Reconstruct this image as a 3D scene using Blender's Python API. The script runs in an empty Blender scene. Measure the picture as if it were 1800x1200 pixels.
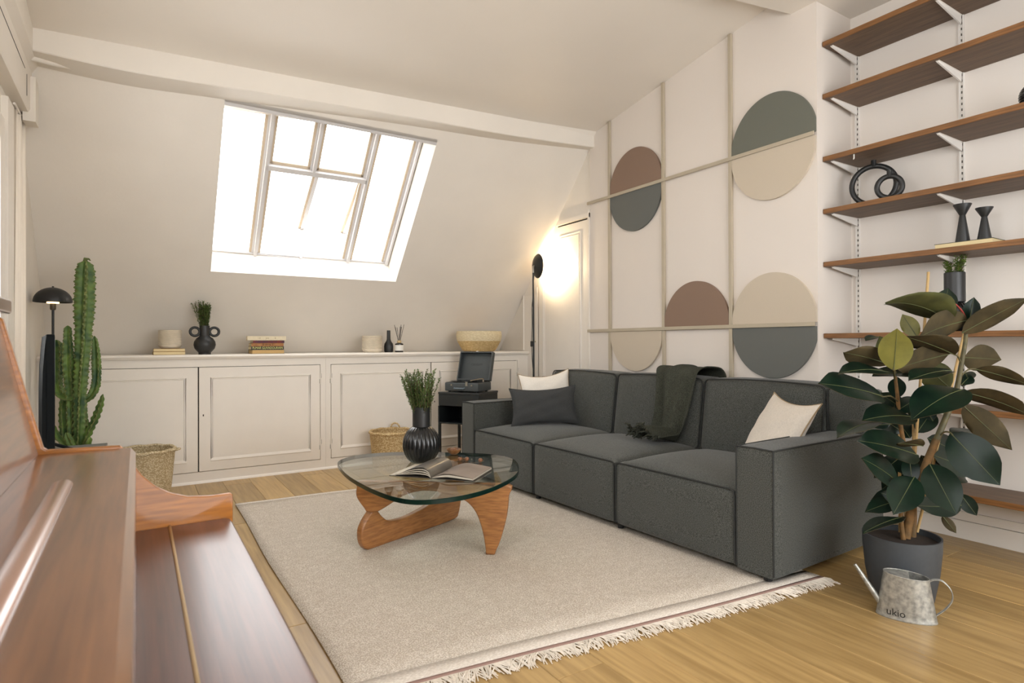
import bpy, bmesh, math, random
from mathutils import Vector, Matrix
random.seed(11)
sc = bpy.context.scene
COL = sc.collection
R = math.radians
PI = math.pi

# ------------------------------------------------------------------ camera
FPX = 1044.55
yaw, pitch, roll = R(32.2234), R(0.2086), R(-0.1871)
fwd = Vector((math.sin(yaw) * math.cos(pitch), math.cos(yaw) * math.cos(pitch), math.sin(pitch)))
r0 = Vector((math.cos(yaw), -math.sin(yaw), 0))
u0 = r0.cross(fwd)
rgt = r0 * math.cos(roll) + u0 * math.sin(roll)
upv = -r0 * math.sin(roll) + u0 * math.cos(roll)
EYE = Vector((0, 0, 1.1))
cam = bpy.data.cameras.new('camera')
cam.sensor_width = 36.0
cam.lens = FPX * 36.0 / 1800.0
cam.clip_start = 0.02
cam.dof.use_dof = True
cam.dof.focus_distance = 3.6
cam.dof.aperture_fstop = 6.3
camo = bpy.data.objects.new('camera', cam)
camo.matrix_world = Matrix(((rgt.x, upv.x, -fwd.x, EYE.x), (rgt.y, upv.y, -fwd.y, EYE.y), (rgt.z, upv.z, -fwd.z, EYE.z), (0, 0, 0, 1)))
COL.objects.link(camo)
sc.camera = camo

def P(px, py, depth):
    """point seen at a pixel of the 1800x1200 frame, at a given distance in front of the eye"""
    return EYE + (fwd + rgt * ((px - 900) / FPX) - upv * ((py - 600) / FPX)) * depth

# ------------------------------------------------------------------ world, daylight, exposure
w = bpy.data.worlds.new('overcast_sky')
w.use_nodes = True
bg = w.node_tree.nodes['Background']
bg.inputs['Color'].default_value = (1.0, 0.992, 1.0, 1)
bg.inputs['Strength'].default_value = 10.0
sc.world = w
sc.view_settings.view_transform = 'Standard'
sc.view_settings.look = 'None'
sc.view_settings.gamma = 1.0
sc.view_settings.use_curve_mapping = False
sc.view_settings.exposure = -0.26
cy = sc.cycles
cy.use_denoising = True
cy.use_adaptive_sampling = True
cy.adaptive_threshold = 0.04
cy.max_bounces = 8
cy.diffuse_bounces = 5
cy.glossy_bounces = 4
cy.transmission_bounces = 6
cy.transparent_max_bounces = 12
cy.sample_clamp_indirect = 6.0
cy.caustics_reflective = False
cy.caustics_refractive = False

def portal(name, loc, direction, sx, sy):
    l = bpy.data.lights.new(name, 'AREA')
    l.shape = 'RECTANGLE'; l.size = sx; l.size_y = sy
    l.cycles.is_portal = True
    o = bpy.data.objects.new(name, l)
    o.location = loc
    o.rotation_euler = Vector(direction).to_track_quat('-Z', 'Y').to_euler()
    COL.objects.link(o)
# window openings let the sky in: the skylight, the side windows, and a rear one added for fill
portal('skylight_portal', (1.285, 5.26, 2.52), (0, -0.7526, -0.6585), 1.7, 1.5)
portal('side_window_portal', (-0.78, 3.2, 1.6), (1, 0, 0), 1.6, 1.6)
portal('rear_fill_portal', (1.9, -1.85, 1.5), (0, 1, 0), 3.3, 2.4)
portal('piano_window_portal', (-0.78, 0.4, 1.9), (1, 0, 0), 2.7, 1.4)

# ------------------------------------------------------------------ materials
def lin(c):
    out = []
    for x in c[:3]:
        x = x / 255.0
        out.append(x / 12.92 if x <= 0.04045 else ((x + 0.055) / 1.055) ** 2.4)
    return (*out, 1.0)

MATS = {}
def M(name, col, rough=0.6, metal=0.0, spec=0.5, var=0.0, vscale=8.0, bump=0.0, bscale=200.0, coat=0.0, stretch=None,
      sheen=0.0, col2=None, emit=None, estr=0.0, detail=4.0, crough=0.08, objrand=0.0):
    if name in MATS: return MATS[name]
    m = bpy.data.materials.new(name); m.use_nodes = True
    nt = m.node_tree; b = nt.nodes['Principled BSDF']
    b.inputs['Base Color'].default_value = lin(col)
    b.inputs['Roughness'].default_value = rough
    b.inputs['Metallic'].default_value = metal
    b.inputs['Specular IOR Level'].default_value = spec
    b.inputs['Coat Weight'].default_value = coat
    b.inputs['Coat Roughness'].default_value = crough
    if sheen: b.inputs['Sheen Weight'].default_value = sheen
    if emit:
        b.inputs['Emission Color'].default_value = lin(emit); b.inputs['Emission Strength'].default_value = estr
    need = var > 0 or col2 or bump > 0 or objrand
    if need:
        tc = nt.nodes.new('ShaderNodeTexCoord'); mp = nt.nodes.new('ShaderNodeMapping')
        nt.links.new(tc.outputs['Object'], mp.inputs['Vector'])
        if stretch: mp.inputs['Scale'].default_value = stretch
        oi = nt.nodes.new('ShaderNodeObjectInfo')
        if objrand:
            vm = nt.nodes.new('ShaderNodeVectorMath'); vm.operation = 'SCALE'; vm.inputs[0].default_value = (13.0, 7.0, 5.0)
            nt.links.new(oi.outputs['Random'], vm.inputs['Scale'])
            nt.links.new(vm.outputs[0], mp.inputs['Location'])
    if var > 0 or col2 or objrand:
        nz = nt.nodes.new('ShaderNodeTexNoise'); nz.inputs['Scale'].default_value = vscale; nz.inputs['Detail'].default_value = detail
        nt.links.new(mp.outputs['Vector'], nz.inputs['Vector'])
        rp = nt.nodes.new('ShaderNodeValToRGB')
        rp.color_ramp.elements[0].position = 0.32; rp.color_ramp.elements[1].position = 0.68
        a = lin(col)
        if col2: c0, c1 = lin(col2), a
        else: c0 = tuple(max(0, x * (1 - var)) for x in a[:3]) + (1,); c1 = tuple(min(1, x * (1 + var)) for x in a[:3]) + (1,)
        rp.color_ramp.elements[0].color = c0; rp.color_ramp.elements[1].color = c1
        nt.links.new(nz.outputs['Fac'], rp.inputs['Fac'])
        last = rp.outputs['Color']
        if objrand:
            mr = nt.nodes.new('ShaderNodeMapRange')
            mr.inputs['To Min'].default_value = 1 - objrand; mr.inputs['To Max'].default_value = 1 + objrand
            nt.links.new(oi.outputs['Random'], mr.inputs['Value'])
            hs = nt.nodes.new('ShaderNodeHueSaturation')
            nt.links.new(mr.outputs[0], hs.inputs['Value']); nt.links.new(last, hs.inputs['Color'])
            last = hs.outputs['Color']
        nt.links.new(last, b.inputs['Base Color'])
    if bump > 0:
        nb = nt.nodes.new('ShaderNodeTexNoise'); nb.inputs['Scale'].default_value = bscale; nb.inputs['Detail'].default_value = 3
        nt.links.new(mp.outputs['Vector'], nb.inputs['Vector'])
        bp = nt.nodes.new('ShaderNodeBump'); bp.inputs['Strength'].default_value = bump; bp.inputs['Distance'].default_value = 0.004
        nt.links.new(nb.outputs['Fac'], bp.inputs['Height']); nt.links.new(bp.outputs['Normal'], b.inputs['Normal'])
    MATS[name] = m
    return m

def thin_glass(name, tint, rough=0.0, boost=1.0):
    m = bpy.data.materials.new(name); m.use_nodes = True
    nt = m.node_tree; nt.nodes.clear()
    o = nt.nodes.new('ShaderNodeOutputMaterial'); mx = nt.nodes.new('ShaderNodeMixShader')
    t = nt.nodes.new('ShaderNodeBsdfTransparent'); t.inputs['Color'].default_value = (*tint, 1)
    g = nt.nodes.new('ShaderNodeBsdfGlossy'); g.inputs['Roughness'].default_value = rough
    f = nt.nodes.new('ShaderNodeFresnel'); f.inputs['IOR'].default_value = 1.5
    ge = nt.nodes.new('ShaderNodeNewGeometry')
    # a pane is thin: both of its faces reflect like the outer face
    ab = nt.nodes.new('ShaderNodeVectorMath'); ab.operation = 'DOT_PRODUCT'
    nt.links.new(ge.outputs['Normal'], ab.inputs[0]); nt.links.new(ge.outputs['Incoming'], ab.inputs[1])
    mb = nt.nodes.new('ShaderNodeMath'); mb.operation = 'ABSOLUTE'; nt.links.new(ab.outputs['Value'], mb.inputs[0])
    om = nt.nodes.new('ShaderNodeMath'); om.operation = 'SUBTRACT'; om.inputs[0].default_value = 1.0; nt.links.new(mb.outputs[0], om.inputs[1])
    pw = nt.nodes.new('ShaderNodeMath'); pw.operation = 'POWER'; pw.inputs[1].default_value = 5.0; nt.links.new(om.outputs[0], pw.inputs[0])
    ma = nt.nodes.new('ShaderNodeMath'); ma.operation = 'MULTIPLY_ADD'; ma.inputs[1].default_value = 0.96 * boost; ma.inputs[2].default_value = 0.04
    nt.links.new(pw.outputs[0], ma.inputs[0])
    nt.links.new(ma.outputs[0], mx.inputs['Fac']); nt.links.new(t.outputs[0], mx.inputs[1]); nt.links.new(g.outputs[0], mx.inputs[2])
    nt.links.new(mx.outputs[0], o.inputs['Surface'])
    MATS[name] = m
    return m

def weave(name, col, col2, scale, bump=0.5, rough=0.9, axes=(1, 1, 1)):
    """woven fabric or basketry: two crossed wave patterns for colour and relief"""
    m = bpy.data.materials.new(name); m.use_nodes = True
    nt = m.node_tree; b = nt.nodes['Principled BSDF']; b.inputs['Roughness'].default_value = rough
    b.inputs['Specular IOR Level'].default_value = 0.2
    tc = nt.nodes.new('ShaderNodeTexCoord'); mp = nt.nodes.new('ShaderNodeMapping'); mp.inputs['Scale'].default_value = axes
    nt.links.new(tc.outputs['Object'], mp.inputs['Vector'])
    ch = nt.nodes.new('ShaderNodeTexVoronoi'); ch.inputs['Scale'].default_value = scale
    nt.links.new(mp.outputs['Vector'], ch.inputs['Vector'])
    nz = nt.nodes.new('ShaderNodeTexNoise'); nz.inputs['Scale'].default_value = scale * 0.12; nz.inputs['Detail'].default_value = 5
    nt.links.new(mp.outputs['Vector'], nz.inputs['Vector'])
    mx = nt.nodes.new('ShaderNodeMath'); mx.operation = 'MULTIPLY_ADD'; mx.inputs[1].default_value = 0.9
    ms = nt.nodes.new('ShaderNodeMath'); ms.operation = 'MULTIPLY_ADD'; ms.inputs[1].default_value = 0.30; ms.inputs[2].default_value = 0.30
    nt.links.new(nz.outputs['Fac'], ms.inputs[0])
    nt.links.new(ch.outputs['Distance'], mx.inputs[0]); nt.links.new(ms.outputs[0], mx.inputs[2])
    rp = nt.nodes.new('ShaderNodeValToRGB'); rp.color_ramp.elements[0].position = 0.50; rp.color_ramp.elements[1].position = 1.0
    rp.color_ramp.elements[0].color = lin(col); rp.color_ramp.elements[1].color = lin(col2)
    nt.links.new(mx.outputs[0], rp.inputs['Fac']); nt.links.new(rp.outputs['Color'], b.inputs['Base Color'])
    bp = nt.nodes.new('ShaderNodeBump'); bp.inputs['Strength'].default_value = bump; bp.inputs['Distance'].default_value = 0.004; bp.invert = True
    nt.links.new(ch.outputs['Distance'], bp.inputs['Height']); nt.links.new(bp.outputs['Normal'], b.inputs['Normal'])
    MATS[name] = m
    return m

WALL = M('warm_white_plaster', (228, 222, 213), 0.85, var=0.02, vscale=3, bump=0.12, bscale=45)
WALL2 = M('wall_paint_dimmed_panel', (220, 212, 204), 0.8, var=0.012, vscale=2, bump=0.06, bscale=60)  # same paint as the recess wall, darkened here to offset strong window light
CEIL = M('ceiling_paint', (226, 219, 209), 0.42, var=0.015, vscale=2, bump=0.05, bscale=5)
RECW = M('wall_paint_brighter_recess', (233, 226, 218), 0.8, var=0.012, vscale=2, bump=0.06, bscale=60)  # lighter copy of the panelled wall's paint, making up for less light
TRIM = M('satin_white_woodwork', (233, 227, 218), 0.45, var=0.015, vscale=6, bump=0.06, bscale=30)
WHITE = M('white_metal', (232, 228, 222), 0.45)
BATTEN = M('taupe_batten_paint', (178, 167, 147), 0.7, var=0.03)
DARKGAP = M('dark_gap', (40, 34, 28), 0.9)
OAK = M('oak_plank', (180, 150, 99), 0.33, col2=(150, 121, 75), vscale=3.0, stretch=(14, 0.9, 6), detail=8, objrand=0.16, bump=0.05, bscale=10, spec=0.4)
PIANO = M('piano_mahogany_gloss', (130, 86, 51), 0.34, col2=(102, 64, 37), vscale=4, stretch=(22, 1.2, 22), detail=7, coat=0.8, crough=0.14, spec=0.4)
PIANO.node_tree.nodes['Principled BSDF'].inputs['Coat IOR'].default_value = 1.5
PLID = M('piano_lid_gloss', (102, 62, 46), 0.36, col2=(76, 44, 34), vscale=4, stretch=(30, 1.2, 22), detail=8, coat=0.6, crough=0.28, spec=0.3)
CHEEK = M('piano_walnut_orange', (170, 106, 34), 0.45, col2=(128, 76, 20), vscale=5, stretch=(2.0, 20, 26), detail=7, coat=0.4, crough=0.08, spec=0.15)
WALNUT = M('table_walnut', (164, 112, 62), 0.42, col2=(128, 82, 44), vscale=5, stretch=(3, 3, 22), detail=7, coat=0.2, crough=0.25)
SHELFW = M('shelf_brown_wood', (116, 92, 71), 0.55, col2=(90, 71, 54), vscale=4, stretch=(20, 1.4, 20), detail=7)
SOFA = M('charcoal_melange_fabric', (92, 94, 90), 0.95, col2=(45, 47, 44), vscale=270, detail=2, bump=0.22, bscale=320, spec=0.15, sheen=0.15)
PIPE = M('charcoal_piping', (56, 57, 56), 0.95, spec=0.1)
BLACK = M('matt_black_ceramic', (30, 31, 31), 0.42, var=0.1, vscale=30, bump=0.05, bscale=120)
BLACKM = M('black_metal', (26, 27, 28), 0.45, spec=0.5)
GLOSSBLACK = M('satin_black_ceramic', (18, 19, 20), 0.25, spec=0.6)

# ------------------------------------------------------------------ mesh helpers
class MB:
    def __init__(s): s.v = []; s.f = []; s.mi = []; s.cur = 0
    def add(s, vs, fs):
        n = len(s.v); s.v += [tuple(v) for v in vs]
        for f in fs: s.f.append(tuple(i + n for i in f)); s.mi.append(s.cur)
        return s
    def box(s, x0, x1, y0, y1, z0, z1):
        vs = [(x0, y0, z0), (x1, y0, z0), (x1, y1, z0), (x0, y1, z0), (x0, y0, z1), (x1, y0, z1), (x1, y1, z1), (x0, y1, z1)]
        return s.add(vs, [(0, 3, 2, 1), (4, 5, 6, 7), (0, 1, 5, 4), (1, 2, 6, 5), (2, 3, 7, 6), (3, 0, 4, 7)])
    def prism(s, poly, axis, a0, a1):
        """polygon extruded along an axis; poly is in the other two axes, in xyz order"""
        def mk(p, a):
            if axis == 'x': return (a, p[0], p[1])
            if axis == 'y': return (p[0], a, p[1])
            return (p[0], p[1], a)
        n = len(poly)
        vs = [mk(p, a0) for p in poly] + [mk(p, a1) for p in poly]
        fs = [tuple(range(n))[::-1], tuple(range(n, 2 * n))] + [(i, (i + 1) % n, n + (i + 1) % n, n + i) for i in range(n)]
        return s.add(vs, fs)
    def lathe(s, prof, n=32, c=(0, 0, 0), flute=None):
        """profile of (radius, z); flute(angle, k) scales the radius"""
        vs = []; fs = []; k = len(prof)
        for i in range(n):
            a = 2 * PI * i / n
            for j, (r, z) in enumerate(prof):
                rr = r * (flute(a, j) if flute else 1)
                vs.append((c[0] + rr * math.cos(a), c[1] + rr * math.sin(a), c[2] + z))
        for i in range(n):
            for j in range(k - 1):
                a, b = i * k + j, ((i + 1) % n) * k + j
                fs.append((a, b, b + 1, a + 1))
        if prof[0][0] > 1e-5: fs.append(tuple(i * k for i in range(n))[::-1])
        if prof[-1][0] > 1e-5: fs.append(tuple(i * k + k - 1 for i in range(n)))
        return s.add(vs, fs)
    def tube(s, pts, rad, n=8, closed=False, cap=True, squash=1.0, ref=None):
        pts = [Vector(p) for p in pts]; m = len(pts)
        rads = rad if isinstance(rad, (list, tuple)) else [rad] * m
        vs = []; fs = []
        up = Vector(ref) if ref else None
        prev = None
        for i in range(m):
            if closed: t = pts[(i + 1) % m] - pts[i - 1]
            else: t = pts[min(i + 1, m - 1)] - pts[max(i - 1, 0)]
            if t.length < 1e-9: t = Vector((0, 0, 1))
            t.normalize()
            if prev is None:
                q = up if up is not None else (Vector((0, 0, 1)) if abs(t.z) < 0.9 else Vector((1, 0, 0)))
            else: q = prev
            a = (q - t * q.dot(t))
            if a.length < 1e-6: a = t.orthogonal()
            a.normalize(); b = t.cross(a); prev = a
            for j in range(n):
                th = 2 * PI * j / n
                vs.append(pts[i] + (a * math.cos(th) + b * math.sin(th) * squash) * rads[i])
        L = m if closed else m - 1
        for i in range(L):
            for j in range(n):
                p, q = i * n, ((i + 1) % m) * n
                fs.append((p + j, p + (j + 1) % n, q + (j + 1) % n, q + j))
        if not closed and cap:
            fs.append(tuple(range(n))[::-1]); fs.append(tuple((m - 1) * n + j for j in range(n)))
        return s.add(vs, fs)
    def grid(s, fn, nu, nv, wrap=False):
        vs = [fn(i / nu, j / nv) for i in range(nu + 1) for j in range(nv + 1)]
        fs = [(i * (nv + 1) + j, (i + 1) * (nv + 1) + j, (i + 1) * (nv + 1) + j + 1, i * (nv + 1) + j + 1) for i in range(nu) for j in range(nv)]
        return s.add(vs, fs)
    def sphere(s, c, r, n=12, sz=1.0):
        k = max(6, n // 2)
        return s.lathe([(r * math.sin(PI * i / k), -r * sz * math.cos(PI * i / k)) for i in range(k + 1)], n, c)
    def puff(s, x0, x1, y0, y1, z0, z1, r=0.03, seg=10, bulge=None):
        """soft box: rounded edges and faces that swell; bulge(u, v, face) gives metres outward"""
        c = Vector(((x0 + x1) / 2, (y0 + y1) / 2, (z0 + z1) / 2)); h = Vector(((x1 - x0) / 2, (y1 - y0) / 2, (z1 - z0) / 2))
        bm = bmesh.new(); bmesh.ops.create_cube(bm, size=2.0)
        bmesh.ops.subdivide_edges(bm, edges=bm.edges[:], cuts=seg, use_grid_fill=True)
        vs = []
        for v in bm.verts:
            q = Vector((v.co.x, v.co.y, v.co.z))
            # crowd the grid towards the edges
            q = Vector([math.copysign(1 - (1 - abs(t)) ** 1.25 if False else abs(t) ** 0.75, t) for t in q])
            p = Vector((q.x * h.x, q.y * h.y, q.z * h.z))
            cl = Vector([max(-h[i] + r, min(h[i] - r, p[i])) for i in range(3)])
            d = p - cl
            o = cl + (d.normalized() * r if d.length > 1e-9 else Vector((0, 0, 0)))
            if bulge: o = o + Vector(bulge(o.x / h.x, o.y / h.y, o.z / h.z))
            vs.append(o + c)
        bm.verts.index_update()
        fs = [tuple(v.index for v in f.verts) for f in bm.faces]
        bm.free()
        return s.add(vs, fs)
    def build(s, name, mat, parent=None, smooth=40, mats=None, loc=None):
        me = bpy.data.meshes.new(name)
        me.from_pydata(s.v, [], s.f)
        bm = bmesh.new(); bm.from_mesh(me)
        bmesh.ops.recalc_face_normals(bm, faces=bm.faces[:])
        bm.to_mesh(me); bm.free()
        for m in (mats or [mat]): me.materials.append(m)
        if mats: me.polygons.foreach_set('material_index', s.mi)
        if smooth:
            me.polygons.foreach_set('use_smooth', [True] * len(me.polygons))
            me.set_sharp_from_angle(angle=R(smooth))
        me.update()
        o = bpy.data.objects.new(name, me); COL.objects.link(o)
        if loc is not None: o.location = loc
        if parent is not None: o.parent = parent
        return o

def rbox(x0, x1, y0, y1, z0, z1, r=0.004, seg=2):
    b = MB()
    bm = bmesh.new(); bmesh.ops.create_cube(bm, size=1.0)
    for v in bm.verts:
        v.co = Vector(((x0 + x1) / 2 + v.co.x * (x1 - x0), (y0 + y1) / 2 + v.co.y * (y1 - y0), (z0 + z1) / 2 + v.co.z * (z1 - z0)))
    bmesh.ops.bevel(bm, geom=bm.edges[:], offset=min(r, 0.45 * min(x1 - x0, y1 - y0, z1 - z0)), segments=seg, profile=0.5, affect='EDGES')
    bm.verts.index_update()
    b.add([v.co for v in bm.verts], [tuple(v.index for v in f.verts) for f in bm.faces]); bm.free()
    return b

def rprism(poly, axis, a0, a1, r=0.006, seg=2):
    """extruded outline with rounded rims; concave outlines are allowed"""
    from mathutils.geometry import tessellate_polygon
    pts = []
    for p in poly:
        q = Vector((p[0], p[1]))
        if not pts or (q - pts[-1]).length > 1e-4: pts.append(q)
    if (pts[0] - pts[-1]).length < 1e-4: pts.pop()
    n = len(pts)
    area = sum(pts[i].x * pts[(i + 1) % n].y - pts[(i + 1) % n].x * pts[i].y for i in range(n))
    if area < 0: pts.reverse()
    nor = []
    for i in range(n):
        e0 = (pts[i] - pts[i - 1]).normalized(); e1 = (pts[(i + 1) % n] - pts[i]).normalized()
        m = Vector((-(e0.y + e1.y), e0.x + e1.x))
        m = m.normalized() if m.length > 1e-6 else Vector((-e1.y, e1.x))
        nor.append(m / max(.5, m.dot(Vector((-e1.y, e1.x)))))
    def mk(p, a): return (a, p.x, p.y) if axis == 'x' else ((p.x, a, p.y) if axis == 'y' else (p.x, p.y, a))
    lay = []
    for k in range(seg + 1):
        t = PI / 2 * k / seg; lay.append((r * (1 - math.sin(t)), a0 + r * (1 - math.cos(t))))
    lay = lay + [(i_, a0 + a1 - a_) for i_, a_ in reversed(lay)]
    vs = []
    for inset, a in lay: vs += [mk(pts[i] + nor[i] * inset, a) for i in range(n)]
    fs = []
    for k in range(len(lay) - 1):
        for i in range(n): fs.append((k * n + i, k * n + (i + 1) % n, (k + 1) * n + (i + 1) % n, (k + 1) * n + i))
    tri = tessellate_polygon([[Vector((p.x + nor[i].x * r, p.y + nor[i].y * r, 0)) for i, p in enumerate(pts)]])
    top_ = (len(lay) - 1) * n
    for t in tri: fs.append(tuple(t)); fs.append(tuple(top_ + i for i in t))
    return MB().add(vs, fs)

def spline(pts, n=8, closed=True):
    """Catmull-Rom through 2-D or 3-D points"""
    pts = [Vector(p) for p in pts]; m = len(pts); out = []
    rng = range(m) if closed else range(m - 1)
    for i in rng:
        g = (lambda k: pts[k % m]) if closed else (lambda k: pts[max(0, min(m - 1, k))])
        a, b, c, d = g(i - 1), g(i), g(i + 1), g(i + 2)
        for k in range(n):
            t = k / n
            out.append(0.5 * ((2 * b) + (c - a) * t + (2 * a - 5 * b + 4 * c - d) * t * t + (3 * b - a - 3 * c + d) * t ** 3))
    if not closed: out.append(pts[-1])
    return out

def tag(o, label, cat, group=None, kind=None):
    o['label'] = label; o['category'] = cat
    if group: o['group'] = group
    if kind: o['kind'] = kind
    return o
def thing(name, label, cat, loc=(0, 0, 0), rz=0.0, group=None):
    o = bpy.data.objects.new(name, None); COL.objects.link(o)
    o.empty_display_size = 0.05
    o.location = loc; o.rotation_euler = (0, 0, rz)
    return tag(o, label, cat, group)
def struct(o, label=None):
    o['kind'] = 'structure'
    if label: o['label'] = label
    return o
def copy_part(o, parent, loc=None, rot=None):
    c = o.copy(); COL.objects.link(c); c.parent = parent
    if loc is not None: c.location = loc
    if rot is not None: c.rotation_euler = rot
    return c
def text_mesh(txt, size, ext=0.0004):
    cu = bpy.data.curves.new('t', 'FONT'); cu.body = txt; cu.size = size; cu.extrude = ext; cu.align_x = 'CENTER'; cu.align_y = 'CENTER'
    o = bpy.data.objects.new('t', cu); COL.objects.link(o)
    dg = bpy.context.evaluated_depsgraph_get()
    me = bpy.data.meshes.new_from_object(o.evaluated_get(dg))
    b = MB().add([v.co.copy() for v in me.vertices], [tuple(p.vertices) for p in me.polygons])
    bpy.data.objects.remove(o); bpy.data.curves.remove(cu); bpy.data.meshes.remove(me)
    return b

# ================================================================== THE ROOM
XL, XP, XD, XR = -0.60, 3.545, 3.562, 3.93      # left wall, panelled wall, door wall, shelf recess
YREC = 2.09                                      # edge of the chimney breast
def W(X, d, Zs):                                 # mansard wall: at height Zs, d metres outward
    return (X, 6.823 - 0.875 * Zs + 0.7526 * d, Zs + 0.6585 * d)

# floor: dark bed and separate oak planks
floor = struct(MB().box(-0.8, 4.1, -1.9, 7.0, -0.12, -0.006).build('floor', DARKGAP, None, 0), 'oak plank floor')
PW = 0.196
rnd = random.Random(5)
x = 0.38 - PW * 6
col_i = 0
while x < 3.95:
    x0, x1 = max(x, -0.6) + 0.0007, min(x + PW, 3.945) - 0.0007
    if x1 - x0 > 0.02:
        y = -1.7 - rnd.random() * 1.5
        while y < 6.0:
            L = rnd.uniform(1.25, 2.3)
            y0, y1 = max(y, -1.75) + 0.0007, min(y + L, 5.9) - 0.0007
            if y1 - y0 > 0.05:
                hx, hy = (x1 - x0) / 2, (y1 - y0) / 2; e = 0.0022
                b = MB()
                vs = []
                for z, i in ((-0.006, 0), (-0.002, 0), (0.0, e)):
                    vs += [(-hx + i, -hy + i, z), (hx - i, -hy + i, z), (hx - i, hy - i, z), (-hx + i, hy - i, z)]
                fs = [(3, 2, 1, 0), (8, 9, 10, 11)]
                for k in (0, 4):
                    for j in range(4): fs.append((k + j, k + (j + 1) % 4, k + 4 + (j + 1) % 4, k + 4 + j))
                b.add(vs, fs).build('plank', OAK, floor, 0, loc=((x0 + x1) / 2, (y0 + y1) / 2, 0))
            y += L
    x += PW

# sloped mansard wall with the skylight opening
HX0, HX1, HZ0, HZ1, HD = 0.50, 2.07, 1.69, 2.742, 0.31
b = MB()
def hexa(b, X0, X1, Z0, Z1, d0, d1):
    vs = [W(X0, d0, Z0), W(X1, d0, Z0), W(X1, d1, Z0), W(X0, d1, Z0), W(X0, d0, Z1), W(X1, d0, Z1), W(X1, d1, Z1), W(X0, d1, Z1)]
    return b.add(vs, [(0, 3, 2, 1), (4, 5, 6, 7), (0, 1, 5, 4), (1, 2, 6, 5), (2, 3, 7, 6), (3, 0, 4, 7)])
hexa(b, -0.85, HX0, -0.1, 3.1, 0, HD); hexa(b, HX1, 3.8, -0.1, 3.1, 0, HD)
hexa(b, HX0, HX1, -0.1, HZ0, 0, HD); hexa(b, HX0, HX1, HZ1, 3.1, 0, HD)
struct(b.build('wall_back', WALL, None, 0), 'sloped plaster wall around the skylight')

# left wall with two window openings
def wall_x(x0, x1, y0, y1, z0, z1, holes):
    b = MB(); ys = sorted({y0, y1} | {h[0] for h in holes} | {h[1] for h in holes})
    for a, c in zip(ys, ys[1:]):
        hs = [h for h in holes if h[0] <= a and h[1] >= c]
        if hs:
            h = hs[0]; b.box(x0, x1, a, c, z0, h[2]); b.box(x0, x1, a, c, h[3], z1)
        else: b.box(x0, x1, a, c, z0, z1)
    return b
LW = [(3.15, 3.88, 0.95, 2.15), (-0.85, 1.65, 1.28, 2.44)]
struct(wall_x(-0.78, XL, -1.85, 7.0, -0.1, 3.5, LW).build('wall_left', WALL, None, 0), 'left wall with the curtained window')
# chimney breast, door wall, recess wall, rear wall
struct(MB().box(XP, 4.1, YREC, 4.262, -0.1, 3.5).build('wall_right', WALL2, None, 0), 'white wall carrying the battens and coloured half discs')
struct(MB().box(XD, 4.1, 4.262, 7.0, -0.1, 3.5).build('wall_right_alcove', WALL, None, 0), 'wall around the cupboard door beside the sloped wall')
struct(MB().box(XR, 4.1, -1.85, YREC, -0.1, 3.5).build('wall_recess', RECW, None, 0), 'white recess wall behind the shelves')
b = MB(); b.box(-0.78, .3, -1.85, -1.7, -0.1, 3.5).box(3.5, 4.1, -1.85, -1.7, -0.1, 3.5).box(.3, 3.5, -1.85, -1.7, -0.1, 0.4).box(.3, 3.5, -1.85, -1.7, 2.6, 3.5)
struct(b.build('wall_rear', WALL, None, 0), 'wall behind the viewer')

# ceiling: shallow slope rising towards the viewer, then a dropped flat part
def cz(X, Y): return 2.862 + 0.041 * (X + 0.5) + 0.168 * (4.2 - Y)
b = MB(); N = 10
for i in range(N):
    Xa, Xb = -0.8 + 4.9 * i / N, -0.8 + 4.9 * (i + 1) / N
    lo = [(Xa, 4.75, cz(Xa, 4.75)), (Xb, 4.75, cz(Xb, 4.75)), (Xb, 2.0, cz(Xb, 2.0)), (Xa, 2.0, cz(Xa, 2.0))]
    b.add(lo + [(p[0], p[1], p[2] + 0.12) for p in lo], [(0, 1, 2, 3), (7, 6, 5, 4), (0, 4, 5, 1), (2, 6, 7, 3)] + ([(3, 7, 4, 0)] if i == 0 else []) + ([(1, 5, 6, 2)] if i == N - 1 else []))
struct(b.build('ceiling', CEIL, None, 30), 'gently sloping painted ceiling')
b = MB().prism([(-0.8, -1.85), (4.1, -1.85), (4.1, 2.19), (3.545, 2.26), (3.1, 2.35), (2.4, 2.42), (-0.8, 2.5)], 'z', 3.205, 3.5)
struct(b.build('ceiling_soffit', CEIL, None, 0), 'flat lower part of the ceiling over the shelves')

# beam across the top of the mansard wall
st = [(-0.62, 2.741, 2.856), (-0.083, 2.727, 2.846), (0.426, 2.749, 2.866), (1.066, 2.779, 2.886), (1.832, 2.813, 2.915), (2.654, 2.842, 2.957), (3.56, 2.898, 3.03)]
st = [tuple(v) for v in spline(st, 5, False)]
b = MB(); vs = []; fs = []
sec = lambda X, a, c: [(X, 4.2, a + 0.006), (X, 4.206, a), (X, 4.5, a), (X, 4.5, c + 0.14), (X, 4.2, c + 0.12)]
for p in st: vs += sec(*p)
for i in range(len(st) - 1):
    for j in range(5): fs.append((i * 5 + j, i * 5 + (j + 1) % 5, (i + 1) * 5 + (j + 1) % 5, (i + 1) * 5 + j))
fs += [(4, 3, 2, 1, 0), tuple((len(st) - 1) * 5 + j for j in range(5))]
struct(b.add(vs, fs).build('trim_1', WALL, None, 30), 'painted beam across the top of the sloped wall')
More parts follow.
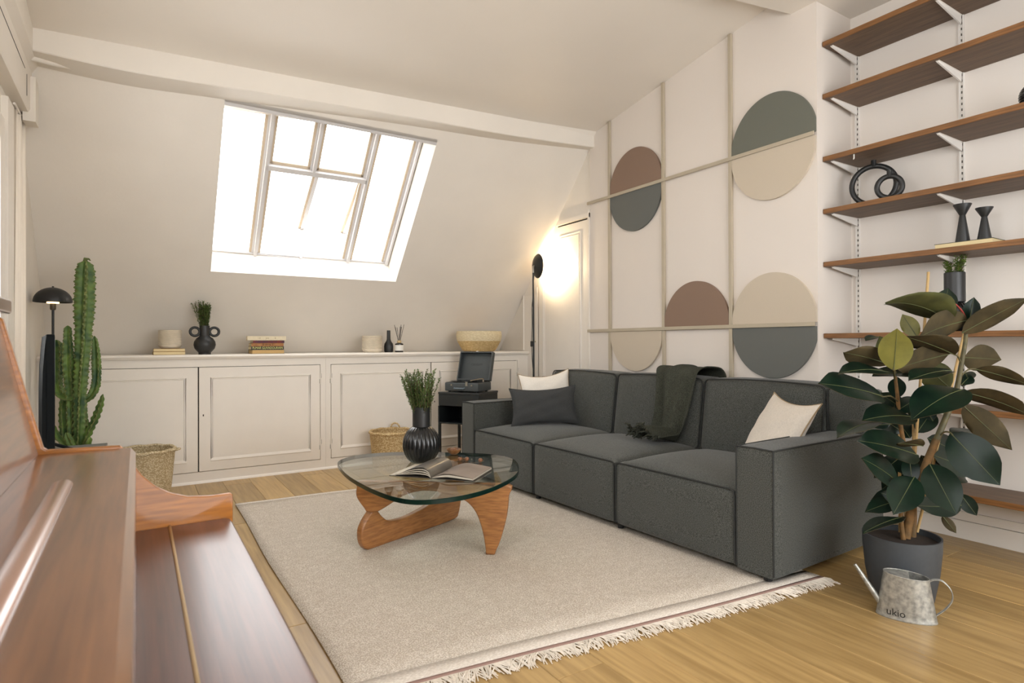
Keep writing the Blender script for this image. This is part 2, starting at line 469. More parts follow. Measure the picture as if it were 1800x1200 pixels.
# wall plate beam along the left wall, with its worn corner
b = MB().prism([(XL - 0.05, 2.45), (-0.535, 2.45), (-0.525, 2.47), (-0.525, 2.70), (-0.49, 2.74), (-0.49, 2.90), (XL - 0.05, 2.95)], 'y', -1.75, 4.46)
tb = struct(b.build('trim_2', WALL, None, 30), 'painted beam running along the top of the left wall')
MB().box(-0.5245, -0.523, 2.6, 4.2, 2.628, 2.631).box(-0.5245, -0.523, 4.262, 4.268, 2.5, 2.62).build('crack', DARKGAP, tb, 0)
MB().box(-0.56, -0.50, 4.40, 4.52, 2.40, 2.66).build('corner_block', WALL, tb, 0)
MB().tube([(-0.53, 4.3, 2.735), (-0.40, 4.33, 2.735), (-0.33, 4.36, 2.735)], [0.02, 0.018, 0.004], 8).build('plaster_lump', WALL, tb, 60)

# ------------------------------------------------------------------ skylight
SKYG = thin_glass('skylight_glass', (0.97, 0.98, 0.98), 0.0, 0.6)
STEEL = M('white_painted_steel', (206, 204, 204), 0.5)
PUTTY = M('weathered_putty', (196, 180, 158), 0.8)
sky = thing('window_1', 'steel framed skylight with an opened lower sash', 'skylight', W(1.285, HD, HZ0))
del sky['category']; sky['kind'] = 'structure'
SO = Vector(W(1.285, HD, HZ0))
def sbar(name, X0, X1, Z0, Z1, d0, d1, mat, parent=sky):
    vs = [Vector(p) - SO for p in (W(X0, d0, Z0), W(X1, d0, Z0), W(X1, d1, Z0), W(X0, d1, Z0), W(X0, d0, Z1), W(X1, d0, Z1), W(X1, d1, Z1), W(X0, d1, Z1))]
    return MB().add(vs, [(0, 3, 2, 1), (4, 5, 6, 7), (0, 1, 5, 4), (1, 2, 6, 5), (2, 3, 7, 6), (3, 0, 4, 7)]).build(name, mat, parent, 0)
zr = 2.335
for X, z0 in ((0.862, HZ0), (1.225, zr), (1.672, HZ0), (2.052, HZ0)):
    g = sbar('glazing_bar', X - 0.026, X + 0.026, z0, HZ1 + 0.05, HD - 0.012, HD + 0.006, STEEL)
    sbar('bar_web', X - 0.010, X + 0.010, z0, HZ1 + 0.05, HD - 0.05, HD - 0.012, STEEL, g)
    sbar('putty_line', X - 0.046, X - 0.026, z0, HZ1 + 0.05, HD - 0.006, HD + 0.012, PUTTY, g)
    sbar('putty_line', X + 0.026, X + 0.046, z0, HZ1 + 0.05, HD - 0.006, HD + 0.012, PUTTY, g)
sbar('mid_rail', 0.862, 1.672, zr - 0.03, zr, HD - 0.05, HD + 0.006, STEEL)
sbar('mid_rail', 0.89, 1.65, zr, zr + 0.018, HD - 0.006, HD + 0.012, PUTTY)
sbar('head_rail', HX0, HX1, HZ1 - 0.018, HZ1 + 0.02, 0.0, 0.03, STEEL)
sbar('sill_rail', HX0, HX1, HZ0 - 0.004, HZ0 + 0.012, HD - 0.02, HD + 0.02, STEEL)
for X0, X1, z0, z1 in ((HX0, 0.862, HZ0, HZ1 + .05), (0.862, 1.225, zr, HZ1 + .05), (1.225, 1.672, zr, HZ1 + .05), (1.672, 2.052, HZ0, HZ1 + .05)):
    sbar('pane', X0 + 0.01, X1 - 0.01, z0 + .005, z1, HD + 0.012, HD + 0.015, SKYG)
# lower sash, swung outward about the mid rail
sash = bpy.data.objects.new('sash', None); COL.objects.link(sash); sash.parent = sky
def sw(X, t, d):    # t metres down from the rail along the opened sash
    base = Vector(W(X, HD + 0.01, zr - 0.03)); dn = Vector((0, 0.6585, -0.7526)); n = Vector((0, 0.7526, 0.6585)); a = R(16)
    return base + (dn * math.cos(a) + n * math.sin(a)) * t + (n * math.cos(a) - dn * math.sin(a)) * d - SO
def sashbar(name, X0, X1, t0, t1, d0, d1, mat):
    vs = [sw(X0, t0, d0), sw(X1, t0, d0), sw(X1, t0, d1), sw(X0, t0, d1), sw(X0, t1, d0), sw(X1, t1, d0), sw(X1, t1, d1), sw(X0, t1, d1)]
    return MB().add(vs, [(0, 3, 2, 1), (4, 5, 6, 7), (0, 1, 5, 4), (1, 2, 6, 5), (2, 3, 7, 6), (3, 0, 4, 7)]).build(name, mat, sash, 0)
for X in (0.89, 1.27, 1.655):
    sashbar('sash_bar', X - 0.014, X + 0.014, 0, 0.66, -0.014, 0.012, STEEL)
    sashbar('putty_line', X - 0.034, X - 0.014, 0, 0.66, -0.004, 0.012, PUTTY)
sashbar('sash_bottom_rail', 0.88, 1.665, 0.66, 0.685, -0.012, 0.012, STEEL)
for X0, X1 in ((0.90, 1.26), (1.28, 1.645)): sashbar('pane', X0, X1, 0.0, 0.66, 0.013, 0.016, SKYG)
for X in (1.27, 1.655): sashbar('catch', X - 0.02, X + 0.02, 0.66, 0.70, -0.03, 0.0, STEEL)
stay = Vector(W(1.24, HD - 0.03, HZ0)) - SO
MB().tube([stay, stay + Vector((0, -0.03, 0.03)), stay + Vector((0.0, -0.07, -0.01))], 0.008, 6).build('stay_handle', STEEL, sky, 60)
MB().tube([stay, Vector(W(0.62, HD - 0.02, HZ0 + 0.01)) - SO], 0.004, 6).build('stay_bar', STEEL, sky, 60)

# ------------------------------------------------------------------ left windows
def side_window(name, y0, y1, z0, z1, label):
    wn = thing(name, label, 'window', (-0.72, (y0 + y1) / 2, z0)); del wn['category']; wn['kind'] = 'structure'
    yc, h = (y0 + y1) / 2, z1 - z0; hw = (y1 - y0) / 2
    MB().box(-.02, .02, -hw, -hw + .06, 0, h).box(-.02, .02, hw - .06, hw, 0, h).box(-.02, .02, -hw, hw, 0, .06).box(-.02, .02, -hw, hw, h - .06, h).box(-.02, .02, -.035, .035, 0, h).build('window_frame', TRIM, wn, 0)
    for s in (-1, 1): MB().box(-.003, .003, min(s * .035, s * (hw - .06)), max(s * .035, s * (hw - .06)), .06, h - .06).build('pane', SKYG, wn, 0)
    return wn
side_window('window_2', 3.15, 3.88, 0.95, 2.15, 'side window beside the curtain')
side_window('window_3', -0.85, 1.65, 1.28, 2.44, 'side window above the piano')
w3 = thing('fill_window_4', 'added fill window in the unseen wall behind the viewer', 'window', (1.9, -1.78, 0.40)); del w3['category']; w3['kind'] = 'structure'  # unseen opening, added to brighten the cupboard fronts from the rear
MB().box(-1.6, -1.54, -.02, .02, 0, 2.2).box(1.54, 1.6, -.02, .02, 0, 2.2).box(-1.54, 1.54, -.02, .02, 0, .06).box(-1.54, 1.54, -.02, .02, 2.14, 2.2).box(-.03, .03, -.02, .02, .06, 2.14).build('window_frame', TRIM, w3, 0)
for s in (0, 1): MB().box(-1.54 + s * 1.57, -.03 + s * 1.57, -.003, .003, .06, 2.14).build('pane', SKYG, w3, 0)
# casing of the curtained window
b = MB().box(XL, XL + .02, 3.88, 4.00, .88, 2.27).box(XL, XL + .02, 3.05, 3.15, .88, 2.27).box(XL, XL + .02, 3.1501, 3.8799, 2.15, 2.27).box(XL, XL + .03, 4.02, 4.20, 0, 2.40)
struct(b.build('trim_3', TRIM, None, 0), 'white casing around the side window')
SHEER = M('sheer_curtain', (240, 232, 220), 0.9, var=0.02)
cur = thing('curtain', 'pale sheer curtain hanging in folds on the left wall', 'curtain', (-0.572, 4.42, 0.06))
def cf(u, v):
    z = v * 2.36; wd = 0.14 + 0.07 * (1 - v) ** 1.3
    y = -wd + u * 2 * wd * (1.0)
    return (0.009 * math.sin(u * 34 + 2 * v) + 0.005 * math.sin(u * 11 - 3 * v) - 0.004, y - 0.02 * (1 - v), z)
b = MB().grid(cf, 64, 14)
co = b.build('fabric', SHEER, cur, 80)
md = co.modifiers.new('thickness', 'SOLIDIFY'); md.thickness = 0.002
MB().tube([(-0.0, -0.20, 2.37), (-0.0, 0.20, 2.37)], 0.007, 10).build('rod', WHITE, cur, 60)

# ------------------------------------------------------------------ cupboard door with a sloping corner
dr = thing('door_1', 'white panelled cupboard door with a corner cut by the slope', 'door', (XD, 4.70, 0)); del dr['category']; dr['kind'] = 'structure'
D = lambda pts: [(y - 4.70, z) for y, z in pts]
rprism(D([(4.30, .02), (5.10, .02), (5.10, 1.86), (4.76, 2.255), (4.30, 2.255)]), 'x', -0.018, -0.001, 0.003, 1).build('leaf', TRIM, dr, 0)
MB().box(-.004, 0, 4.285 - 4.7, 4.30 - 4.7, 0, 2.27).box(-.004, 0, 4.285 - 4.7, 4.775 - 4.7, 2.255, 2.268).build('gap', DARKGAP, dr, 0)
b = MB()
for pts, rr in ((((4.40, .14), (5.02, .14), (5.02, 1.80), (4.72, 2.16), (4.40, 2.16)), .009), (((4.425, .165), (4.995, .165), (4.995, 1.79), (4.71, 2.135), (4.425, 2.135)), .006)):
    b.tube([(-.018, y, z) for y, z in D(pts)], rr, 8, closed=True)
b.build('panel_moulding', TRIM, dr, 60)
b = MB().box(-.03, 0, 4.264 - 4.7, 4.285 - 4.7, 0, 2.34).prism(D([(4.264, 2.27), (4.78, 2.27), (4.745, 2.31), (4.264, 2.31)]), 'x', -.035, 0)
b.build('door_frame', TRIM, dr, 0)
MB().tube([(-.018, 5.125 - 4.7, 0.0), (-.018, 5.125 - 4.7, 1.69)], .008, 8).tube([(-.018, 5.385 - 4.7, 1.03), (-.018, 5.385 - 4.7, 1.62)], .008, 8).box(-.012, 0, 5.13 - 4.7, 5.38 - 4.7, 0, 1.61).build('jamb_pilaster', TRIM, dr, 60)
MB().lathe([(0.0, 0), (.006, 0), (.006, .004), (0, .004)], 10).build('keyhole', M('brass', (120, 96, 56), .4, 1.0), dr, 40, loc=(-.02, 5.16 - 4.7, 1.12)).rotation_euler = (0, -PI / 2, 0)

# ------------------------------------------------------------------ battens on the white wall
BW = 0.014
for i, (Y, zt) in enumerate(((3.98, cz(XP, 3.98)), (3.345, cz(XP, 3.345)), (2.713, cz(XP, 2.713)))):
    struct(rbox(XP - .022, XP, Y - BW, Y + BW, 0.0, zt - 0.004, .002, 1).build('trim_%d' % (4 + i), BATTEN, None, 0), 'vertical taupe batten on the white wall, %s' % ('nearest the cupboard door', 'the middle one', 'nearest the shelves')[i])
struct(rbox(XP - .03, XP - .0225, YREC + .003, 4.275, 2.378, 2.404, .002, 1).build('trim_7', BATTEN, None, 0), 'upper horizontal taupe batten on the white wall')
struct(rbox(XP - .03, XP - .0225, YREC + .003, 4.275, 1.202, 1.228, .002, 1).build('trim_8', BATTEN, None, 0), 'lower horizontal taupe batten on the white wall')

# half discs between the battens
GREEN = M('slate_green_panel', (104, 106, 96), .85, var=.06, vscale=300, bump=.15, bscale=500)
GREY = M('slate_grey_panel', (100, 102, 98), .85, var=.06, vscale=300, bump=.15, bscale=500)
BROWN = M('mocha_panel', (134, 111, 95), .85, var=.06, vscale=300, bump=.15, bscale=500)
SAND = M('sand_panel', (196, 184, 166), .85, var=.04, vscale=300, bump=.12, bscale=500)
EDGE = M('panel_edge', (62, 58, 50), .8)
def half_disc(yc, zc, r, upper, y0, y1, mat, label):
    pts = []; n = 72
    for i in range(n + 1):
        a = PI * i / n
        y, z = yc + .309 * math.cos(a), (r * math.sin(a)) * (1 if upper else -1)
        pts.append((max(y0, min(y1, y)), z))
    out = []
    for p in pts:
        if not out or (Vector(p) - Vector(out[-1])).length > 1e-4: out.append(p)
    t = thing('half_disc_panel', label, 'wall panel', (XP, yc, zc), group='half disc panels on the white wall')
    q = [(y - yc, z) for y, z in out]
    MB().prism(q, 'x', -0.020, -0.0005).build('felt_face', mat, t, 0)
    return t
zu, zl = 2.391, 1.215
half_disc(3.663, zu + .013, .335, True, 3.361, 3.964, BROWN, 'mocha brown half disc above the upper batten, near the cupboard door')
half_disc(3.663, zu - .013, .335, False, 3.361, 3.964, GREY, 'slate grey half disc hanging under the upper batten, below the mocha one')
half_disc(2.392, zu + .013, .335, True, 2.094, 2.697, GREEN, 'dark green grey half disc above the upper batten, beside the shelves')
half_disc(2.392, zu - .013, .335, False, 2.094, 2.697, SAND, 'sand half disc under the upper batten, beside the shelves')
half_disc(3.029, zl + .013, .335, True, 2.729, 3.329, BROWN, 'mocha brown half disc on the lower batten with white wall beneath')
half_disc(2.392, zl + .013, .335, True, 2.094, 2.697, SAND, 'sand half disc standing on the lower batten, beside the shelves')
half_disc(2.392, zl - .013, .335, False, 2.094, 2.697, GREY, 'slate grey half disc hanging under the lower batten, beside the shelves')
half_disc(3.663, zl - .013, .335, False, 3.361, 3.964, SAND, 'sand half disc hanging under the lower batten, behind the sofa')

# baseboard of the recess and of the breast
b = MB().box(XR - .022, XR, -1.7, YREC, 0, .10).box(XR - .016, XR, -1.7, YREC, .103, .15)
struct(b.build('baseboard_right', TRIM, None, 0), 'white baseboard under the shelves')
struct(MB().box(XP - .02, XP, YREC, 4.26, 0, .12).build('baseboard_breast', TRIM, None, 0), 'white baseboard behind the sofa')

# ------------------------------------------------------------------ built-in cupboards under the slope
YC = 5.318
def cabinet(name, label, X0, X1, doors, stiles):
    xc = (X0 + X1) / 2
    c = thing(name, label, 'cabinet', (xc, YC, 0))
    L = lambda X: X - xc
    MB().box(L(X0), L(X1), .026, .50, .0, .985).build('carcass', DARKGAP, c, 0)
    b = MB().box(L(X0), L(X1), 0, .024, .923, .988).box(L(X0), L(X1), 0, .024, 0, .088)
    for a, d in stiles: b.box(L(a), L(d), 0, .024, .088, .923)
    b.build('face_frame', TRIM, c, 0)
    for (a, d, hinge) in doors:
        dd = rbox(L(a), L(d), -.003, .018, .092, .919, .003, 1).build('door', TRIM, c, 0)
        i0, i1, j0, j1 = L(a) + .085, L(d) - .085, .175, .835
        # raised moulding round a sunk field
        b = MB()
        for k, (o, rr) in enumerate(((0, .0065), (.011, .0035))):
            b.tube([(i0 + o, -.003, j0 + o), (i1 - o, -.003, j0 + o), (i1 - o, -.003, j1 - o), (i0 + o, -.003, j1 - o)], rr, 8, closed=True)
        b.prism([(-.003, j0 - .008), (-.014, j0 - .002), (-.003, j0 + .024)], 'x', i0 - .004, i1 + .004)
        b.build('moulding', TRIM, dd, 60)
        MB().box(i0 + .016, i1 - .016, -.0045, -.003, j0 + .016, j1 - .016).build('panel', TRIM, dd, 0)
        hx = L(d) + .003 if hinge == 'r' else L(a) - .003
        for hz in (.22, .80):
            MB().tube([(hx, -.004, hz - .045), (hx, -.004, hz + .045)], .006, 8).build('hinge', TRIM, dd, 60)
            MB().box(hx - .0085, hx - .0062, -.0045, -.003, hz - .043, hz - .006).box(hx + .0062, hx + .0080, -.0045, -.003, hz + .004, hz + .044).build('hinge_gap', DARKGAP, dd, 0)
        kx = L(a) + .03 if hinge == 'r' else L(d) - .03
        if hinge == 'r': MB().box(kx - .004, kx + .004, -.005, -.003, .53, .545).build('keyhole', DARKGAP, dd, 0)
    return c
cabinet('built_in_cabinet', 'white two door built in cupboard behind the cactus, left of the hinges', -0.60, 1.4045, [(-0.52, .405, 'l'), (.413, 1.357, 'r')], [(-.60, -.524), (1.361, 1.4045)])
cabinet('built_in_cabinet', 'white two door built in cupboard behind the side table and record player', 1.4055, 3.555, [(1.454, 2.414, 'l'), (2.424, 3.416, 'r')], [(1.4055, 1.450), (3.42, 3.555)])
b = MB().prism([(5.286, .996), (5.282, 1.006), (5.286, 1.017), (5.292, 1.02), (5.925, 1.02), (5.948, .99), (5.30, .99), (5.292, .986)], 'x', XL + .002, 3.556)
tag(b.build('ledge_top', TRIM, None, 30), 'long white painted ledge on top of the built in cupboards', 'ledge')
struct(MB().prism([(5.316, 0), (5.30, 0), (5.302, .012), (5.316, .02)], 'x', XL + .002, 3.55).build('baseboard_back', M('white_bead', (245, 240, 232), .4), None, 0), 'white bead along the foot of the cupboards')

# ================================================================== LARGE FURNITURE
def wb(mb, name, mat, parent, smooth=40, mats=None):
    """build a part given in world coordinates under a thing with its own place and turn"""
    inv = (Matrix.Translation(parent.location) @ Matrix.Rotation(parent.rotation_euler.z, 4, 'Z')).inverted()
    mb.v = [tuple(inv @ Vector(v)) for v in mb.v]
    return mb.build(name, mat, parent, smooth, mats)

# ------------------------------------------------------------------ rug
RUG = weave('flatweave_rug', (236, 228, 216), (182, 170, 155), 150, .8, .95, (1.0, 1.5, 1))
RUGW = weave('rug_white_band', (238, 230, 220), (206, 196, 184), 160, .6, .95, (0.5, 2, 1))
RUGP = M('rug_mauve_stripe', (150, 122, 112), .95)
FRINGE = M('rug_fringe_yarn', (222, 213, 200), .95, var=.06, vscale=60)
rug = thing('rug', 'large pale beige flatweave rug with white border and fringed end', 'rug', (1.6, 3.0, 0))
nl, nr, fl, fr = Vector((.56, 1.80)), Vector((2.70, 1.565)), Vector((.562, 4.455)), Vector((2.68, 4.40))
def rq(u, v):      # u across, v from the near end to the far end; edges waver a little
    p = (nl.lerp(nr, u)).lerp(fl.lerp(fr, u), v)
    return p + Vector((.006 * math.sin(9 * v + 2 * u), .006 * math.sin(7 * u + v)))
def band(name, v0, v1, z, mat, nu=40, nv=24, u0=0.0, u1=1.0):
    def f(i, j):
        u = u0 + (u1 - u0) * i; v = v0 + (v1 - v0) * j; p = rq(u, v)
        return (p.x, p.y, z + .0012 * math.sin(23 * u + 5 * v) * math.sin(17 * v))
    b = MB().grid(f, nu, nv)
    o = wb(b, name, mat, rug, 60)
    m = o.modifiers.new('thickness', 'SOLIDIFY'); m.thickness = .006; m.offset = -1 if o.data.polygons[0].normal.z > 0 else 1
    return o
band('woven_field', .036, .986, .0095, RUG)
band('white_border', .008, .036, .0095, RUGW, 40, 2)
band('mauve_stripe', .001, .008, .0095, RUGP, 40, 2)
band('far_border', .986, 1.0, .0095, RUGW, 40, 2)
b = MB(); rr = random.Random(3)
for i in range(760):
    u = i / 759; p = rq(u, .001); nrm = (nr - nl).normalized(); dn = Vector((nrm.y, -nrm.x))
    if dn.y > 0: dn = -dn
    L = rr.uniform(.05, .085); sw_ = rr.gauss(0, .35) + .5 * math.sin(u * 60) * .6
    d = (dn + nrm * sw_).normalized(); d2 = (d + nrm * rr.gauss(0, .5)).normalized()
    q1 = p + d * L * .55; q2 = q1 + d2 * L * .45
    z0 = .005 + rr.random() * .006
    b.tube([(p.x, p.y, .007), (q1.x, q1.y, z0 + .002), (q2.x, q2.y, .0035)], [.0022, .0024, .0018], 4, cap=True)
fo = wb(b, 'fringe', FRINGE, rug, 60); fo['kind'] = 'stuff'

# ------------------------------------------------------------------ sofa
sofa = thing('sofa', 'three seat charcoal grey modular sofa along the white wall', 'sofa', (2.402, 1.625, 0), R(1.86))
SL, AW, SD = 2.835, .195, 1.05
SEATW = (SL - 2 * AW) / 3
def edge_pipe(pts, name, parent, r=.0048):
    return MB().tube(pts, r, 6).build(name, PIPE, parent, 80)
def rrect(y0, y1, z0, z1, x, r=.03, n=5):
    out = []
    for cy_, cz_, a0 in ((y1 - r, z1 - r, 0), (y0 + r, z1 - r, 90), (y0 + r, z0 + r, 180), (y1 - r, z0 + r, 270)):
        for k in range(n + 1):
            a = R(a0 + 90 * k / n); out.append((x, cy_ + r * math.cos(a), cz_ + r * math.sin(a)))
    return out
def seat_bulge(u, v, t):
    top = max(0, t) ** 3
    k = max(0, 1 - u * u) ** .8 * max(0, 1 - v ** 4)
    fr = max(0, -u) ** 6 * max(0, 1 - v ** 6) * max(0, 1 - t * t) * .008
    return (-fr, 0, .045 * k * top)
for i in range(3):
    y0 = AW + i * SEATW + .003; y1 = AW + (i + 1) * SEATW - .003
    s = MB().puff(.0, .82, y0, y1, .04, .405, .022, 11, seat_bulge).build('seat', SOFA, sofa, 60)
    # welt along the front edge of the top and down the front corners
    n = 24; pts = [(.004, y0 + .004, .05), (.002, y0 + .006, .2), (.002, y0 + .006, .375), (.003, y0 + .012, .397)]
    pts += [(.005 - .004 * math.sin(PI * k / n), y0 + .03 + (y1 - y0 - .06) * k / n, .4015 + .0035 * math.sin(PI * k / n)) for k in range(n + 1)]
    pts += [(.003, y1 - .012, .397), (.002, y1 - .006, .375), (.002, y1 - .006, .2), (.004, y1 - .004, .05)]
    edge_pipe(pts, 'piping', s)
def back_bulge(u, v, t):
    f = max(0, -u) ** 3 * max(0, 1 - v ** 4) * max(0, 1 - t ** 4)
    tp = max(0, t) ** 3 * max(0, 1 - v ** 4) * max(0, 1 - u * u)
    return (-.03 * f, 0, .016 * tp)
def lean(o, z0, k):
    for v in o.data.vertices: v.co.x += (v.co.z - z0) * k
for i in range(3):
    y0 = AW + i * SEATW + .003; y1 = AW + (i + 1) * SEATW - .003
    bk = MB().puff(.755, 1.0, y0, y1, .36, .862, .03, 11, back_bulge).build('backrest', SOFA, sofa, 60)
    pp = rrect(y0 + .004, y1 - .004, .40, .858, .757, .035, 5)
    pp = [(x + (-.010 * math.sin(PI * (y - y0) / (y1 - y0)) if z > .8 else 0), y, z + (.012 * math.sin(PI * (y - y0) / (y1 - y0)) if z > .8 else 0)) for x, y, z in pp]
    # finer along the long edges
    fine = []
    for a, c in zip(pp, pp[1:] + pp[:1]):
        k = max(1, int((Vector(a) - Vector(c)).length / .04))
        fine += [tuple(Vector(a).lerp(Vector(c), j / k)) for j in range(k)]
    fine = [(x + (-.010 * math.sin(PI * (y - y0) / (y1 - y0)) if z > .85 else 0), y, z + (.013 * max(0, math.sin(PI * (y - y0) / (y1 - y0))) if z > .85 else 0)) for x, y, z in fine]
    pi_ = MB().tube(fine, .0048, 6, closed=True).build('piping', PIPE, bk, 80)
    lean(bk, .40, .13); lean(pi_, .40, .13)
for k, (ya, yb, who) in enumerate(((0, AW, 'near'), (SL - AW, SL, 'far'))):
    a = MB().puff(.0, 1.0, ya, yb, .035, .615, .012, 9, lambda u, v, t: (0, 0, .006 * max(0, t) ** 3 * max(0, 1 - v * v))).build('armrest', SOFA, sofa, 60)
    for yy in (ya + .003, yb - .003):
        edge_pipe([(.004, yy, .05), (.003, yy, .3), (.003, yy, .606), (.008, yy, .613), (.3, yy, .6145), (.96, yy, .6145)], 'piping', a, .0042)
    edge_pipe([(.003, ya + .006, .613), (.002, (ya + yb) / 2, .616), (.003, yb - .006, .613)], 'piping', a, .0042)
    zt_ = .845 if k == 0 else .80
    e = MB().puff(.815, 1.04, ya, yb, .60, zt_, .02, 7, None).build('back_corner', SOFA, sofa, 60)
    yy = yb - .004 if k == 0 else ya + .004
    edge_pipe([(.817, yy, .62), (.817, yy, zt_ - .015), (.83, yy, zt_ - .002), (1.02, yy, zt_)], 'piping', e, .0042)
MB().box(.95, 1.045, .01, SL - .01, .05, .80).build('back_frame', SOFA, sofa, 0)
for yy in (.06, AW + SEATW, AW + 2 * SEATW, SL - .06):
    for xx in (.05, .95): MB().lathe([(.0, .0), (.018, 0), (.024, .045), (0, .045)], 12).build('foot', BLACKM, sofa, 40, loc=(xx, yy, .0 if xx > .5 and yy < .1 else .0098))
def S(x, y, z):      # sofa-local to world
    return Matrix.Translation(sofa.location) @ Matrix.Rotation(sofa.rotation_euler.z, 4, 'Z') @ Vector((x, y, z))

# throw draped over the backrest
THROW = weave('olive_knit_throw', (86, 88, 77), (54, 56, 48), 300, .6, .95, (1, 1, .5))
prof = [(1.075, .60), (1.074, .78), (1.068, .86), (1.03, .905), (.95, .918), (.88, .915), (.825, .893), (.797, .85), (.772, .74), (.752, .62), (.728, .52), (.70, .465), (.66, .452), (.58, .460), (.47, .462)]
prof = [tuple(v) for v in spline([(a, b_) for a, b_ in prof], 4, False)]
th = thing('throw_blanket', 'dark olive knitted throw draped over the middle of the sofa back', 'blanket', S(.8, 1.2, .46), sofa.rotation_euler.z)
thr = random.Random(9)
def tf(u, v):
    k = u * (len(prof) - 1); i = min(int(k), len(prof) - 2); t = k - i
    x = prof[i][0] * (1 - t) + prof[i + 1][0] * t; z = prof[i][1] * (1 - t) + prof[i + 1][1] * t
    wd = .39 - .15 * min(1, max(0, (u - .35) / .5)) ; yc = 1.235 - .03 * u + .09 * max(0, u - .75)
    s = v * 2 - 1
    fold = .020 * math.sin(s * 4.8 + 2.6 * u) + .012 * math.sin(s * 9 - 4 * u + 1) + .005 * math.sin(s * 5 + 9 * u)
    fold *= (.5 + .9 * u)
    nx, nz = (-.75, .55) if u > .3 else (.0, .5)
    if u > .8: nx, nz = -.15, 1
    y = yc + s * wd * .5 + .012 * math.sin(14 * u + s * 3)
    lift = .026 * (.5 + .9 * u)
    o = Vector((x + nx * (fold + lift), y, z + nz * (fold + lift) + .004))
    return tuple(o - Vector((.8, 1.2, .46)))
b = MB().grid(tf, 70, 34)
o = b.build('fabric', THROW, th, 80); md = o.modifiers.new('thickness', 'SOLIDIFY'); md.thickness = .006; md.offset = 1
b = MB()
for i in range(26):
    v = i / 25; p = Vector(tf(1.0, v))
    for k in range(5):
        d = Vector((thr.uniform(-.065, -.01), thr.uniform(-.035, .035), thr.uniform(-.006, .035)))
        b.tube([p, p + d * .5 + Vector((0, 0, .012)), p + d], [.005, .006, .004], 5)
fr_ = b.build('fringe', THROW, th, 80); fr_['kind'] = 'stuff'

# cushions
LINEN = M('natural_linen', (212, 204, 193), .95, var=.05, vscale=120, bump=.2, bscale=500, spec=.1)
LINENW = M('white_linen', (228, 222, 212), .95, var=.04, vscale=120, bump=.2, bscale=500, spec=.1)
CHAR = M('charcoal_linen', (66, 67, 67), .95, var=.12, vscale=200, bump=.25, bscale=500, spec=.1)
def cushion(name, label, mat, pipe, wdt, hgt, thick, loc, rz, tilt, spin, sag=0.0, seed=1):
    """pillow in the x-z plane, facing -y before turning"""
    c = thing(name, label, 'cushion', loc)
    c.rotation_euler = (Matrix.Rotation(rz, 3, 'Z') @ Matrix.Rotation(tilt, 3, 'X') @ Matrix.Rotation(spin, 3, 'Y')).to_euler()
    rg = random.Random(seed); ph = [rg.uniform(0, 6) for _ in range(6)]
    def outline(u, v):
        pin = 1 - .10 * (1 - abs(u) ** 2.2) * abs(v) ** 3 - 0; pin2 = 1 - .10 * (1 - abs(v) ** 2.2) * abs(u) ** 3
        x = u * wdt / 2 * pin2; z = v * hgt / 2 * pin
        if v > 0: z -= sag * v * (1 - u * u)
        return x, z
    def h(u, v):
        a = max(0, 1 - abs(u) ** 2.6) ** .55 * max(0, 1 - abs(v) ** 2.6) ** .55
        wr = .05 * math.sin(7 * u + 5 * v + ph[0]) + .05 * math.sin(11 * v - 6 * u + ph[1])
        return thick / 2 * a * (1 + wr)
    for sgn, nm in ((-1, 'front'), (1, 'back')):
        b = MB().grid(lambda i, j: (outline(2 * i - 1, 2 * j - 1)[0], sgn * h(2 * i - 1, 2 * j - 1), outline(2 * i - 1, 2 * j - 1)[1]), 26, 22)
        b.build(nm + '_cover', mat, c, 85)
    edge = []
    for k in range(80):
        t = k / 20; s = int(t); f = 2 * (t - s) - 1
        u, v = [(f, -1), (1, f), (-f, 1), (-1, -f)][s]
        x, z = outline(u, v); edge.append((x, 0, z))
    MB().tube(edge, .0035, 6, closed=True).build('piping', pipe, c, 85)
    return c
rzv = -math.atan2(.533, .846)          # facing the viewer
cushion('cushion', 'white linen cushion in the far sofa corner, behind the charcoal one', LINENW, M('tan_piping', (150, 130, 100), .9), .44, .40, .12, (2.915, 4.085, .672), rzv + R(4), R(-14), R(-6), .03, 2)
cushion('cushion', 'charcoal lumbar cushion leaning at the far end of the sofa', CHAR, CHAR, .545, .31, .12, (2.775, 3.925, .600), rzv + R(2), R(-16), R(-3), .015, 3)
cushion('cushion', 'natural linen cushion tucked against the near sofa armrest', LINEN, M('tan_piping', (150, 130, 100), .9), .42, .42, .12, (2.945, 1.965, .620), R(-112), R(-30), R(4), .022, 4)

# ------------------------------------------------------------------ coffee table
tab = thing('coffee_table', 'glass coffee table on two interlocking curved walnut pieces', 'table', (1.4, 3.05, .0098))
GLASS_TOP = thin_glass('table_glass', (.90, .94, .91), 0.0, 1.0)
GLASS_EDGE = M('glass_edge_green', (6, 34, 28), .15, spec=.3)
ol = [(.978, 3.40), (1.03, 3.60), (1.17, 3.715), (1.36, 3.71), (1.55, 3.61), (1.75, 3.45), (1.90, 3.29), (1.945, 3.10), (1.87, 2.90), (1.72, 2.695), (1.50, 2.535), (1.30, 2.462), (1.125, 2.47), (1.02, 2.555), (.968, 2.77), (.952, 3.10)]
ol = [(p.x - 1.4, p.y - 3.05) for p in spline([(a, b_) for a, b_ in ol], 8)]
GT0, GT1 = .3735 - .0098, .3965 - .0098
b = MB(); n = len(ol)
cent = (sum(p[0] for p in ol) / n, sum(p[1] for p in ol) / n)
ins = [(p[0] + (cent[0] - p[0]) * .004, p[1] + (cent[1] - p[1]) * .004) for p in ol]
vs = [(*p, GT0) for p in ins] + [(*p, GT0 + .002) for p in ol] + [(*p, GT1 - .002) for p in ol] + [(*p, GT1) for p in ins]
b.add(vs, []); b.cur = 0
